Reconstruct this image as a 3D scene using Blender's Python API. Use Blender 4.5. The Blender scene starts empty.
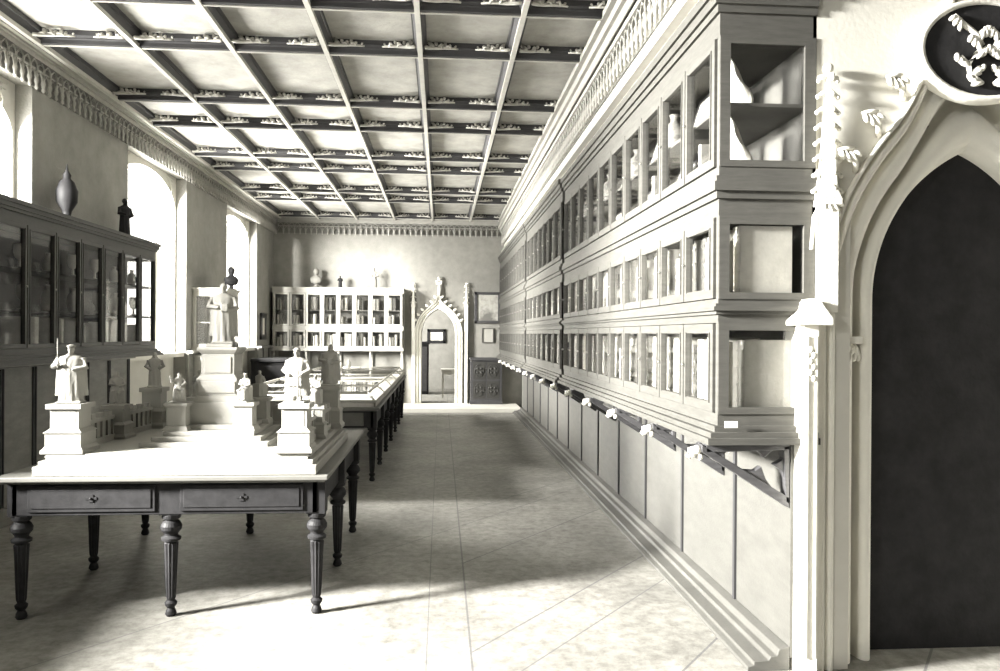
import bpy, math, random
from mathutils import Vector, Matrix, Euler
random.seed(11)
PI = math.pi
SC = bpy.context.scene
COL = SC.collection

# ------------------------------------------------------------------ materials
def mat(name, col, rough=0.6, var=0.12, scale=6.0, bump=0.0, bscale=30.0, spec=0.4, stretch=(1, 1, 1), metal=0.0):
    m = bpy.data.materials.new(name); m.use_nodes = True
    nt = m.node_tree; b = nt.nodes['Principled BSDF']
    tc = nt.nodes.new('ShaderNodeTexCoord'); mp = nt.nodes.new('ShaderNodeMapping')
    mp.inputs['Scale'].default_value = stretch
    nt.links.new(tc.outputs['Object'], mp.inputs['Vector'])
    n = nt.nodes.new('ShaderNodeTexNoise'); n.inputs['Scale'].default_value = scale
    n.inputs['Detail'].default_value = 5; n.inputs['Roughness'].default_value = 0.65
    nt.links.new(mp.outputs['Vector'], n.inputs['Vector'])
    r = nt.nodes.new('ShaderNodeValToRGB')
    r.color_ramp.elements[0].position = 0.3; r.color_ramp.elements[1].position = 0.7
    r.color_ramp.elements[0].color = (*[c * (1 - var) for c in col], 1)
    r.color_ramp.elements[1].color = (*[min(1, c * (1 + var)) for c in col], 1)
    nt.links.new(n.outputs['Fac'], r.inputs['Fac']); nt.links.new(r.outputs['Color'], b.inputs['Base Color'])
    b.inputs['Roughness'].default_value = rough
    b.inputs['Specular IOR Level'].default_value = spec
    b.inputs['Metallic'].default_value = metal
    if bump:
        n2 = nt.nodes.new('ShaderNodeTexNoise'); n2.inputs['Scale'].default_value = bscale; n2.inputs['Detail'].default_value = 4
        nt.links.new(mp.outputs['Vector'], n2.inputs['Vector'])
        bp = nt.nodes.new('ShaderNodeBump'); bp.inputs['Strength'].default_value = bump; bp.inputs['Distance'].default_value = 0.02
        nt.links.new(n2.outputs['Fac'], bp.inputs['Height']); nt.links.new(bp.outputs['Normal'], b.inputs['Normal'])
    return m
def warm(v): return (v, v * 0.975, v * 0.885)
def cold(v): return (v * 0.98, v * 0.96, v)
M = {}
M['wall'] = mat('plaster_wall', warm(.24), .9, .13, 5, .35, 60)
M['stone'] = mat('pale_stone', warm(.76), .85, .06, 4, .15, 50)
M['stonewall'] = mat('pale_stone_wall', warm(.58), .9, .06, 3, .06, 40)
M['reveal'] = mat('window_embrasure_plaster', warm(.62), .9, .06, 4, .2, 50)
M['plaster'] = mat('white_plaster_cast', warm(.235), .7, .04, 10, .1, 60)
M['ceilpanel'] = mat('ceiling_panel', warm(.36), .85, .22, 4, .2, 30)
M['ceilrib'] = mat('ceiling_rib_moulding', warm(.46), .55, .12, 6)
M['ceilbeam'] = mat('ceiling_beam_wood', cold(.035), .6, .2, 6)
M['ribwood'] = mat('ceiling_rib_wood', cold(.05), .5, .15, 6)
M['rear'] = mat('rear_light_absorber', warm(.05), .6, .2, 4)  # unseen walls behind the viewer, made dark to cut bounce light
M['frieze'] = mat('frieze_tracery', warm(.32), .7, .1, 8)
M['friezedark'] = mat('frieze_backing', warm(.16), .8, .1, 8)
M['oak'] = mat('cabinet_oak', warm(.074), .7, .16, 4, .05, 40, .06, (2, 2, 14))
M['oakdark'] = mat('dark_oak', cold(.055), .4, .3, 5, .08, 40, .5, (2, 2, 12))
M['oakpanel'] = mat('wainscot_oak', warm(.078), .6, .14, 5, .1, 50, .35, (1, 1, 3))
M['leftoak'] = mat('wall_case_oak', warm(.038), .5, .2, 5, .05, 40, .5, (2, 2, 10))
M['leftpanel'] = mat('left_wainscot_oak', warm(.17), .55, .2, 5, .1, 40, .4, (1, 1, 3))
M['palewood'] = mat('pale_painted_wood', warm(.36), .6, .08, 6)
M['tablewood'] = mat('table_wood', cold(.018), .55, .3, 6, .05, 60, .12, (3, 3, 3))
M['tabletop'] = mat('table_top_wood', warm(.11), .5, .1, 7)
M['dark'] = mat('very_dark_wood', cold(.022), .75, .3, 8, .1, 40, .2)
M['gap'] = mat('dark_recess', cold(.02), .8, .1, 8)
M['seam'] = mat('dark_seam_batten', cold(.03), .7, .1, 8)
M['bronze'] = mat('dark_bronze', cold(.015), .6, .2, 20)
M['bronze'].node_tree.nodes['Principled BSDF'].inputs['Specular IOR Level'].default_value = .15
M['brass'] = mat('brass_knob', warm(.25), .35, .1, 20, metal=.8)
M['cloth'] = mat('white_cloth', warm(.75), .85, .05, 10, .3, 20)
M['paper'] = mat('old_paper', warm(.68), .85, .1, 12)
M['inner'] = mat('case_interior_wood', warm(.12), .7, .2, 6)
M['ceilcarv'] = mat('ceiling_bracket_carving', warm(.40), .7, .1, 10)
M['carv'] = mat('carved_relief', warm(.70), .7, .05, 10)
BOOKM = [mat('vellum_book_%s' % n, warm(v), .7, .12, 15, .1, 50) for n, v in (('pale', .62), ('cream', .5), ('tan', .32), ('grey', .2), ('umber', .1))]

def floor_mat():
    m = bpy.data.materials.new('worn_floor'); m.use_nodes = True
    nt = m.node_tree; b = nt.nodes['Principled BSDF']; L = nt.links.new
    tc = nt.nodes.new('ShaderNodeTexCoord')
    def noise(s, d=6, r=.65):
        n = nt.nodes.new('ShaderNodeTexNoise'); n.inputs['Scale'].default_value = s; n.inputs['Detail'].default_value = d
        n.inputs['Roughness'].default_value = r; L(tc.outputs['Object'], n.inputs['Vector']); return n
    n1 = noise(1.3); n2 = noise(14, 6, .75)
    r1 = nt.nodes.new('ShaderNodeValToRGB'); r1.color_ramp.elements[0].position = .33; r1.color_ramp.elements[1].position = .62
    r1.color_ramp.elements[0].color = (*warm(.17), 1); r1.color_ramp.elements[1].color = (*warm(.29), 1)
    L(n1.outputs['Fac'], r1.inputs['Fac'])
    r2 = nt.nodes.new('ShaderNodeValToRGB'); r2.color_ramp.elements[0].position = .32; r2.color_ramp.elements[1].position = .6
    r2.color_ramp.elements[0].color = (.45, .44, .43, 1); r2.color_ramp.elements[1].color = (1, 1, 1, 1)
    L(n2.outputs['Fac'], r2.inputs['Fac'])
    mx = nt.nodes.new('ShaderNodeMixRGB'); mx.blend_type = 'MULTIPLY'; mx.inputs[0].default_value = .9
    L(r1.outputs['Color'], mx.inputs[1]); L(r2.outputs['Color'], mx.inputs[2])
    # joints between the floor slabs
    sep = nt.nodes.new('ShaderNodeSeparateXYZ'); L(tc.outputs['Object'], sep.inputs[0])
    def mth(op, a, bb=None):
        n = nt.nodes.new('ShaderNodeMath'); n.operation = op
        for i, v in enumerate((a, bb)):
            if v is None: continue
            if isinstance(v, (int, float)): n.inputs[i].default_value = v
            else: L(v, n.inputs[i])
        return n.outputs[0]
    u = mth('ADD', mth('MULTIPLY', sep.outputs[0], .78), mth('MULTIPLY', sep.outputs[1], -.62))
    fr = mth('ABSOLUTE', mth('SUBTRACT', mth('FRACT', mth('DIVIDE', mth('ADD', u, 50.07), .92)), .5))
    l1 = mth('GREATER_THAN', fr, .4935)
    l1 = mth('MULTIPLY', l1, mth('GREATER_THAN', sep.outputs[0], .155))
    l2 = mth('LESS_THAN', mth('ABSOLUTE', mth('SUBTRACT', sep.outputs[0], .155)), .0055)
    l3 = mth('LESS_THAN', mth('ABSOLUTE', mth('SUBTRACT', sep.outputs[0], -.06)), .003)
    v = mth('ADD', mth('MULTIPLY', sep.outputs[0], .62), mth('MULTIPLY', sep.outputs[1], -.5))
    l4 = mth('LESS_THAN', mth('ABSOLUTE', mth('SUBTRACT', mth('FRACT', mth('DIVIDE', mth('ADD', v, 50.3), 1.5)), .5)), .0025)
    ln = mth('MINIMUM', mth('ADD', mth('ADD', l1, l2), mth('ADD', l3, l4)), 1.0)
    mx2 = nt.nodes.new('ShaderNodeMixRGB'); L(mth('MULTIPLY', ln, .75), mx2.inputs[0]); L(mx.outputs[0], mx2.inputs[1])
    mx2.inputs[2].default_value = (*cold(.08), 1)
    L(mx2.outputs[0], b.inputs['Base Color'])
    b.inputs['Roughness'].default_value = .5; b.inputs['Specular IOR Level'].default_value = .35
    bp = nt.nodes.new('ShaderNodeBump'); bp.inputs['Strength'].default_value = .25; bp.inputs['Distance'].default_value = .01
    L(n2.outputs['Fac'], bp.inputs['Height']); L(bp.outputs['Normal'], b.inputs['Normal'])
    return m
M['floor'] = floor_mat()

def glass_mat(name, tint=.95, gl=1.0):
    m = bpy.data.materials.new(name); m.use_nodes = True
    nt = m.node_tree; nt.nodes.clear(); L = nt.links.new
    out = nt.nodes.new('ShaderNodeOutputMaterial'); tr = nt.nodes.new('ShaderNodeBsdfTransparent')
    tr.inputs[0].default_value = (tint, tint, tint, 1)
    g = nt.nodes.new('ShaderNodeBsdfGlossy'); g.inputs['Roughness'].default_value = .03
    g.inputs['Color'].default_value = (.9, .9, .9, 1)
    fr = nt.nodes.new('ShaderNodeLayerWeight'); fr.inputs['Blend'].default_value = .5      # facing = 1 - |cos|
    pw = nt.nodes.new('ShaderNodeMath'); pw.operation = 'POWER'; pw.inputs[1].default_value = 5; L(fr.outputs['Facing'], pw.inputs[0])
    k = nt.nodes.new('ShaderNodeMath'); k.operation = 'MULTIPLY_ADD'; k.inputs[1].default_value = .9 * gl; k.inputs[2].default_value = .03 * gl; k.use_clamp = True
    L(pw.outputs[0], k.inputs[0])
    mx = nt.nodes.new('ShaderNodeMixShader'); L(k.outputs[0], mx.inputs[0]); L(tr.outputs[0], mx.inputs[1]); L(g.outputs[0], mx.inputs[2])
    L(mx.outputs[0], out.inputs[0])
    return m
M['glass'] = glass_mat('cabinet_glass', .94, 1.0)
M['pane'] = glass_mat('window_glass', .97, .5)

def portrait_mat():
    m = bpy.data.materials.new('faded_print'); m.use_nodes = True
    nt = m.node_tree; b = nt.nodes['Principled BSDF']; L = nt.links.new
    tc = nt.nodes.new('ShaderNodeTexCoord')
    g = nt.nodes.new('ShaderNodeTexGradient'); g.gradient_type = 'SPHERICAL'
    mp = nt.nodes.new('ShaderNodeMapping'); mp.inputs['Scale'].default_value = (4.2, 1, 2.9)
    L(tc.outputs['Object'], mp.inputs['Vector']); L(mp.outputs[0], g.inputs[0])
    n = nt.nodes.new('ShaderNodeTexNoise'); n.inputs['Scale'].default_value = 12; L(tc.outputs['Object'], n.inputs['Vector'])
    a = nt.nodes.new('ShaderNodeMath'); a.operation = 'ADD'; L(g.outputs['Fac'], a.inputs[0]); L(n.outputs['Fac'], a.inputs[1])
    r = nt.nodes.new('ShaderNodeValToRGB'); r.color_ramp.elements[0].position = .45; r.color_ramp.elements[1].position = 1.1
    r.color_ramp.elements[0].color = (*warm(.40), 1); r.color_ramp.elements[1].color = (*warm(.14), 1)
    L(a.outputs[0], r.inputs[0]); L(r.outputs[0], b.inputs['Base Color']); b.inputs['Roughness'].default_value = .8
    return m
M['print'] = portrait_mat()

# ------------------------------------------------------------------ mesh builder
class MB:
    def __init__(s, T=None): s.v = []; s.f = []; s.sm = []; s.T = T
    def add(s, vs, fs, smooth=False):
        o = len(s.v)
        if s.T: vs = [s.T(*p) for p in vs]
        s.v += [tuple(p) for p in vs]; s.f += [tuple(i + o for i in f) for f in fs]; s.sm += [smooth] * len(fs)
        return s
    def box(s, x0, x1, y0, y1, z0, z1):
        v = [(x, y, z) for x in (x0, x1) for y in (y0, y1) for z in (z0, z1)]
        return s.add(v, [(0, 1, 3, 2), (4, 6, 7, 5), (0, 4, 5, 1), (2, 3, 7, 6), (0, 2, 6, 4), (1, 5, 7, 3)])
    def frustum(s, cx, cy, z0, z1, a0, b0, a1, b1):
        v = [(cx + sx * a, cy + sy * b, z) for (a, b, z) in ((a0, b0, z0), (a1, b1, z1)) for sx, sy in ((-1, -1), (1, -1), (1, 1), (-1, 1))]
        return s.add(v, [(3, 2, 1, 0), (4, 5, 6, 7)] + [(i, (i + 1) % 4, 4 + (i + 1) % 4, 4 + i) for i in range(4)])
    def prism(s, poly, ax, a, b):
        n = len(poly)
        def P(p, t): return {'x': (t, p[0], p[1]), 'y': (p[0], t, p[1]), 'z': (p[0], p[1], t)}[ax]
        v = [P(p, a) for p in poly] + [P(p, b) for p in poly]
        return s.add(v, [tuple(range(n))[::-1], tuple(range(n, 2 * n))] + [(i, (i + 1) % n, n + (i + 1) % n, n + i) for i in range(n)])
    def rings(s, R, closed=True, cap=True, smooth=True):
        n = len(R[0]); v = [p for r in R for p in r]; f = []
        for k in range(len(R) - 1):
            for i in range(n if closed else n - 1):
                j = (i + 1) % n; f.append((k * n + i, k * n + j, (k + 1) * n + j, (k + 1) * n + i))
        if cap and closed:
            f.append(tuple(range(n))[::-1]); f.append(tuple(range((len(R) - 1) * n, len(R) * n)))
        return s.add(v, f, smooth)
    def lathe(s, cx, cy, prof, n=16, flute=0, fz=None, rot=0):
        R = []
        for r, z in prof:
            ring = []
            for i in range(n):
                t = 2 * PI * i / n + rot; rr = r
                if flute and fz and fz[0] <= z <= fz[1]: rr = r * (1 - .13 * (i % 2))
                ring.append((cx + rr * math.cos(t), cy + rr * math.sin(t), z))
            R.append(ring)
        return s.rings(R, smooth=not flute)
    def tube(s, pts, rad, n=8):
        pts = [Vector(p) for p in pts]; R = []
        if not hasattr(rad, '__len__'): rad = [rad] * len(pts)
        up = Vector((0, 0, 1))
        for i, p in enumerate(pts):
            d = (pts[min(i + 1, len(pts) - 1)] - pts[max(i - 1, 0)]).normalized()
            a = d.cross(up if abs(d.z) < .95 else Vector((1, 0, 0))).normalized(); b = d.cross(a)
            R.append([tuple(p + (a * math.cos(2 * PI * k / n) + b * math.sin(2 * PI * k / n)) * rad[i]) for k in range(n)])
        return s.rings(R)
    def blob(s, c, r, n=8, m=5, rot=None):
        if not hasattr(r, '__len__'): r = (r, r, r)
        R = []
        for k in range(m + 1):
            ph = -PI / 2 + PI * (k + .02) / (m + .04)
            ring = []
            for i in range(n):
                t = 2 * PI * i / n
                q = Vector((r[0] * math.cos(ph) * math.cos(t), r[1] * math.cos(ph) * math.sin(t), r[2] * math.sin(ph)))
                if rot: q = rot @ q
                ring.append((c[0] + q.x, c[1] + q.y, c[2] + q.z))
            R.append(ring)
        return s.rings(R)
    def build(s, name, m, parent=None, bevel=0, remesh=0, recenter=False, fixn=True):
        off = Vector((0, 0, 0))
        if parent is not None:
            q = parent
            while q is not None: off += q.location; q = q.parent
        loc = Vector((0, 0, 0))
        if recenter:
            xs = [p[0] for p in s.v]; ys = [p[1] for p in s.v]; zs = [p[2] for p in s.v]
            loc = Vector(((min(xs) + max(xs)) / 2, (min(ys) + max(ys)) / 2, min(zs)))
            off = off + loc - off if parent is None else off
        o_ = loc if (recenter and parent is None) else off
        me = bpy.data.meshes.new(name)
        me.from_pydata([(p[0] - o_.x, p[1] - o_.y, p[2] - o_.z) for p in s.v], [], s.f)
        me.polygons.foreach_set('use_smooth', s.sm)
        me.update()
        if fixn:
            import bmesh
            bm = bmesh.new(); bm.from_mesh(me); bmesh.ops.recalc_face_normals(bm, faces=bm.faces); bm.to_mesh(me); bm.free()
        me.materials.append(m)
        o = bpy.data.objects.new(name, me); COL.objects.link(o)
        if parent is not None: o.parent = parent
        elif recenter: o.location = loc
        if bevel:
            b = o.modifiers.new('bevel', 'BEVEL'); b.width = bevel; b.segments = 2; b.limit_method = 'ANGLE'
        if remesh:
            r = o.modifiers.new('remesh', 'REMESH'); r.mode = 'VOXEL'; r.voxel_size = remesh; r.use_smooth_shade = True
            sm = o.modifiers.new('smooth', 'SMOOTH'); sm.factor = .5; sm.iterations = 2
        return o

def empty(name, loc, label, cat, group=None):
    o = bpy.data.objects.new(name, None); COL.objects.link(o); o.location = loc
    o.empty_display_size = .1
    return tag(o, label, cat, group)
def tag(o, label, cat, group=None):
    o['label'] = label; o['category'] = cat
    if group: o['group'] = group
    return o
def struct(o): o['kind'] = 'structure'; return o
def kids(o): return [c for c in bpy.data.objects if c.parent == o]
def dup(o, loc, label, group=None, rz=None, cat=None, ch=None):
    c = o.copy(); COL.objects.link(c); c.location = loc
    if rz is not None: c.rotation_euler = (0, 0, rz)
    c['label'] = label
    if group: c['group'] = group
    for k in (ch if ch is not None else kids(o)):
        d = k.copy(); COL.objects.link(d); d.parent = c
    return c

# ------------------------------------------------------------------ room dimensions (metres)
XL, XR, YB, YE, ZC = -3.5, 1.73, 16.6, 3.5, 3.92   # left wall, right wall, back wall, portal wall, ceiling ribs
YR = -4.2                                          # wall behind the viewer
ZP = 4.04                                          # ceiling panels
XE = 5.0
# floor
struct(MB().box(XL - .5, XE, YR - .2, YB + .5, -.1, 0).build('floor', M['floor']))
# step before the back wall
struct(MB().box(XL, 1.6, 15.35, YB - .002, .001, .085).build('floor_step', M['stonewall'], bevel=.006))

# ------------------------------------------------------------------ left wall with windows
WIN = [(-3.15, -1.1), (1.3, 3.65), (4.96, 6.96), (9.01, 11.02), (13.05, 15.13)]  # second one, out of view, is shifted and widened to admit the near lamp
SILL, SPR, APX, TOPN = 1.27, 3.2, 3.6, 3.66
w = MB()
ys = [YR] + [y for p in WIN for y in p] + [YB]
for i in range(0, len(ys), 2): w.box(XL - .5, XL, ys[i], ys[i + 1], 0, 4.3)
for a, b in WIN: w.box(XL - .5, XL, a, b, TOPN, 4.3)
struct(w.build('wall_left', M['wall']))
for k, (a, b) in enumerate(WIN):
    e = MB()
    e.box(XL - .49, XL - .16, a + .001, b - .001, 0, SILL - .05)             # breast below the window
    a2, b2 = a + .04, b - .04
    c, hw = (a2 + b2) / 2, (b2 - a2) / 2
    N = 20
    pts = [(c - hw * math.cos(PI * i / N), SPR + (APX - SPR) * math.sin(PI * i / N)) for i in range(N + 1)]
    for i in range(N):                                                      # spandrel screen over the arch
        (y0, z0), (y1, z1) = pts[i], pts[i + 1]
        e.prism([(y0, z0), (y1, z1), (y1, TOPN), (y0, TOPN)], 'x', XL - .44, XL - .14)
    e.box(XL - .44, XL - .14, a + .001, a2, SILL, TOPN); e.box(XL - .44, XL - .14, b2, b - .001, SILL, TOPN)
    for s in (0, 1):                                                        # cusped tracery relief in each spandrel
        yy = a2 + .10 if s == 0 else b2 - .10; sg = 1 if s == 0 else -1
        for q in range(5):
            e.tube([(XL - .135, yy + sg * (.02 * q), TOPN - .04 - .06 * q + .01 * q), (XL - .125, yy + sg * (.07 + .03 * (4 - q)), TOPN - .05 - .035 * q), (XL - .135, yy + sg * (.10 + .04 * (4 - q)), TOPN - .03)], .008, 5)
    emb = struct(e.build('trim_%d' % (k + 10), M['reveal']))
    # frame with sill and transom + glass
    f = MB()
    f.box(XL - .42, XL - .02, a + .005, b - .005, SILL - .05, SILL + .005)
    f.tube([(XL - .40, y, z) for y, z in pts], .022, 8)
    f.box(XL - .42, XL - .38, a2, a2 + .035, SILL, SPR); f.box(XL - .42, XL - .38, b2 - .035, b2, SILL, SPR)
    f.box(XL - .415, XL - .385, a2, b2, SPR - .008, SPR + .008)
    wn = struct(f.build('window_%d' % (k + 1), M['reveal']))
    g = MB()
    n = len(pts)
    poly = [(b2, SILL), (a2, SILL)] + pts
    g.prism(poly, 'x', XL - .402, XL - .398)
    g.build('glass_pane', M['pane'], wn)

# back wall with door hole
DX0, DX1, DSP, DAP = -.41, .305, 1.56, 2.08
def door_half(n=10):   # pointed arch, returns left edge points from spring to apex
    hw = (DX1 - DX0) / 2; cx = (DX0 + DX1) / 2; hgt = DAP - DSP
    r = (hw * hw + hgt * hgt) / (2 * hw); cc = cx - hw + r
    th = math.atan2(hgt, r - hw)
    return [(cc - r * math.cos(th * i / n), DSP + r * math.sin(th * i / n)) for i in range(n + 1)], cx
dl, DCX = door_half()
dr = [(2 * DCX - x, z) for x, z in dl]
w = MB()
w.box(XL - .5, DX0, YB, YB + .4, 0, 4.3); w.box(DX1, 2.4, YB, YB + .4, 0, 4.3); w.box(DX0, DX1, YB, YB + .4, DAP, 4.3)
for P in (dl, dr):
    for i in range(len(P) - 1):
        (x0, z0), (x1, z1) = P[i], P[i + 1]
        w.prism([(x0, z0), (x1, z1), (x1, DAP), (x0, DAP)], 'y', YB, YB + .4)
struct(w.build('wall_back', M['wall']))
# right wall, rear walls
struct(MB().box(XR, XR + .3, YE + .5, YB, 0, 4.3).build('wall_right', M['wall']))
struct(MB().box(XL - .5, XE + .2, YR - .2, YR, 0, 4.3).build('wall_rear', M['rear']))
struct(MB().box(XE, XE + .2, YR, YE, 0, 4.3).build('wall_side', M['rear']))

# ------------------------------------------------------------------ ceiling
RX = [1.40, .60, -.19, -.98, -1.76, -2.54, -3.33]
BY = [-3.1, -1.65, -.7, .85, 1.8, 3.3, 4.28, 5.82, 6.76, 8.3, 9.28, 10.8, 11.7, 13.35, 14.25, 16.25]
cl = struct(MB().box(XL - .5, XE + .2, YR - .2, YB + .4, ZP, 4.3).build('ceiling', M['ceilpanel']))
for x in RX:
    r = MB()
    r.prism([(x - .022, ZC + .035), (x + .022, ZC + .035), (x + .045, ZC + .08), (x - .045, ZC + .08)], 'y', YR, YB - .15)
    r.box(x - .056, x + .056, YR, YB - .15, ZC + .08, ZP + .01)
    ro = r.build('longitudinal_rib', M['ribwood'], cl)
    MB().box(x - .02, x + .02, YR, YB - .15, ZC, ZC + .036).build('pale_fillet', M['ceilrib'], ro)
for y in BY:
    r = MB()
    r.box(RX[-1], RX[0], y - .05, y, ZC + .012, ZC + .05)
    r.prism([(y - .05, ZC + .045), (y, ZC + .045), (y + .02, ZC + .08), (y - .065, ZC + .08)], 'x', RX[-1], RX[0])
    r.box(RX[-1], RX[0], y - .075, y + .03, ZC + .08, ZP + .01)
    r.box(RX[-1], RX[0], y - .058, y + .008, ZC + .055, ZC + .065)
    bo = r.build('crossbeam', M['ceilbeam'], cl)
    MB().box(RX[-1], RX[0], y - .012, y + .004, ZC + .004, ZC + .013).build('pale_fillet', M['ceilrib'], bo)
# carved corner brackets of the coffers
def bracket_mb(sx):
    b = MB()
    pts = [(sx * .015, -.17, .0), (sx * .05, -.13, .01), (sx * .11, -.10, .02), (sx * .18, -.095, .025), (sx * .25, -.075, .03), (sx * .29, -.05, .035)]
    b.tube(pts, [.016, .014, .013, .012, .010, .007], 6)
    for (x, y, z, r) in ((.07, -.085, .045, .026), (.105, -.065, .07, .02), (.15, -.075, .05, .024), (.18, -.05, .075, .02), (.22, -.06, .055, .018), (.05, -.05, .08, .022), (.27, -.04, .06, .012)):
        b.blob((sx * x, y, z), (r * 1.15, r * .8, r * .8), 6, 4, Euler((.3, .4 * sx, sx * (.5 + x * 7))).to_matrix())
    for x in (.09, .16, .23):
        b.tube([(sx * x, -.10, .02), (sx * (x - .015), -.14, .03), (sx * (x - .04), -.15, .02)], [.009, .009, .004], 5)
    return b
BR = {1: None, -1: None}
cnt = 0
stuffb = MB()
for y in BY[6:]:
    for i in range(len(RX) - 1):
        for sx, x in ((1, RX[i + 1] + .03), (-1, RX[i] - .03)):
            cnt += 1
            if cnt <= 98:
                if BR[sx] is None:
                    o = bracket_mb(sx).build('carved_bracket', M['ceilcarv'], cl); BR[sx] = o
                    o.data.transform(Matrix.Identity(4))
                else:
                    o = BR[sx].copy(); COL.objects.link(o)
                o.location = (x, y - .055, ZC + .02)
            else:
                t = bracket_mb(sx)
                for k, p in enumerate(t.v): t.v[k] = (p[0] + x, p[1] + y - .055, p[2] + ZC + .02)
                stuffb.add(t.v, t.f, True)
o = stuffb.build('carved_bracket_row', M['ceilcarv'], cl); o['kind'] = 'stuff'

# ------------------------------------------------------------------ cornice and traceried frieze
def frieze(name, T, L0, L1, zt=3.88, zb=3.60, step=.112):
    """T maps (depth off wall, length, z)"""
    b = MB(T)
    b.box(0, .10, L0, L1, zt + .02, ZC + .06); b.box(0, .14, L0, L1, ZC + .0, ZC + .05); b.box(0, .075, L0, L1, zt - .02, zt + .02)
    b.box(.0, .05, L0, L1, zt - .10, zt - .085)
    n = int((L1 - L0) / step)
    for i in range(n):
        c = L0 + (i + .5) * (L1 - L0) / n; h = step / 2
        # little arch
        b.tube([(.055, c - h, zt - .13), (.06, c - h * .75, zt - .06), (.06, c, zt - .025), (.06, c + h * .75, zt - .06), (.055, c + h, zt - .13)], .007, 5)
        # lower interlaced arch
        b.tube([(.045, c - h, zt - .20), (.05, c - h * .5, zt - .14), (.05, c, zt - .11), (.05, c + h * .5, zt - .14), (.045, c + h, zt - .20)], .005, 5)
        # pendant drop
        b.lathe(.05, c + h, [(.004, zt - .27), (.018, zt - .25), (.012, zt - .225), (.022, zt - .19), (.014, zt - .16), (.016, zt - .11)], 6)
    o = struct(b.build('trim_%s' % name, M['frieze']))
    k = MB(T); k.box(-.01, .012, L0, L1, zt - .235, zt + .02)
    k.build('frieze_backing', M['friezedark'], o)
    return o
frieze('left', lambda d, l, z: (XL + d, l, z), YR, YB)
frieze('back', lambda d, l, z: (l, YB - d, z), XL + .1, 1.30)
# boxed soffit above the long case carries the right frieze
struct(MB().box(1.33, XR + .001, YE, YB - .001, 3.165, 4.12).build('wall_upper_right', M['stonewall']))
frieze('right', lambda d, l, z: (1.33 - d, l, z), YE, YB - .1, 3.70, 3.40)
struct(MB().box(1.24, 1.33, YE, YB, 3.72, 3.80).box(1.20, 1.33, YE, YB, 3.80, 3.86).box(1.27, 1.33, YE, YB, 3.30, 3.33).build('trim_right_crown', M['frieze']))

# ------------------------------------------------------------------ wainscots
b = MB(); b.box(1.62, XR, YE + .0, 15.34, .06, 1.12)
wr = struct(b.build('trim_right_wainscot', M['oakpanel']))
sm = MB()
for k in range(12):
    y = 4.17 + .935 * k
    sm.box(1.607, 1.622, y - .014, y + .014, .07, 1.05)
sm.build('seam_batten', M['seam'], wr)
b = MB()
b.prism([(1.42, 0), (1.42, .022), (1.45, .03), (1.45, .045), (1.52, .05), (1.53, .066), (1.56, .07), (1.57, .10), (1.62, .11), (1.62, 0)], 'y', YE, 15.34)
struct(b.build('baseboard_right', M['oakpanel'], bevel=.004))
# left wainscot panels in front of the piers and under the wall case
b = MB()
segs = [(YR, 9.0), (11.03, 13.04), (15.14, YB - .02)]
for a, c in segs:
    b.box(XL + .001, XL + .04, a, c, 0, 1.26); b.box(XL + .001, XL + .10, a, c, 1.26, 1.30); b.box(XL + .001, XL + .065, a, c, 0, .14)
wl = struct(b.build('trim_left_wainscot', M['leftpanel'], bevel=.004))
sm = MB()
for a, c in segs:
    y = c - .06
    while y > a + .1:
        sm.box(XL + .036, XL + .052, y - .035, y - .015, .15, 1.25); sm.box(XL + .036, XL + .052, y + .01, y + .022, .15, 1.25); y -= .5
sm.build('panel_groove', M['seam'], wl)

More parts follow.
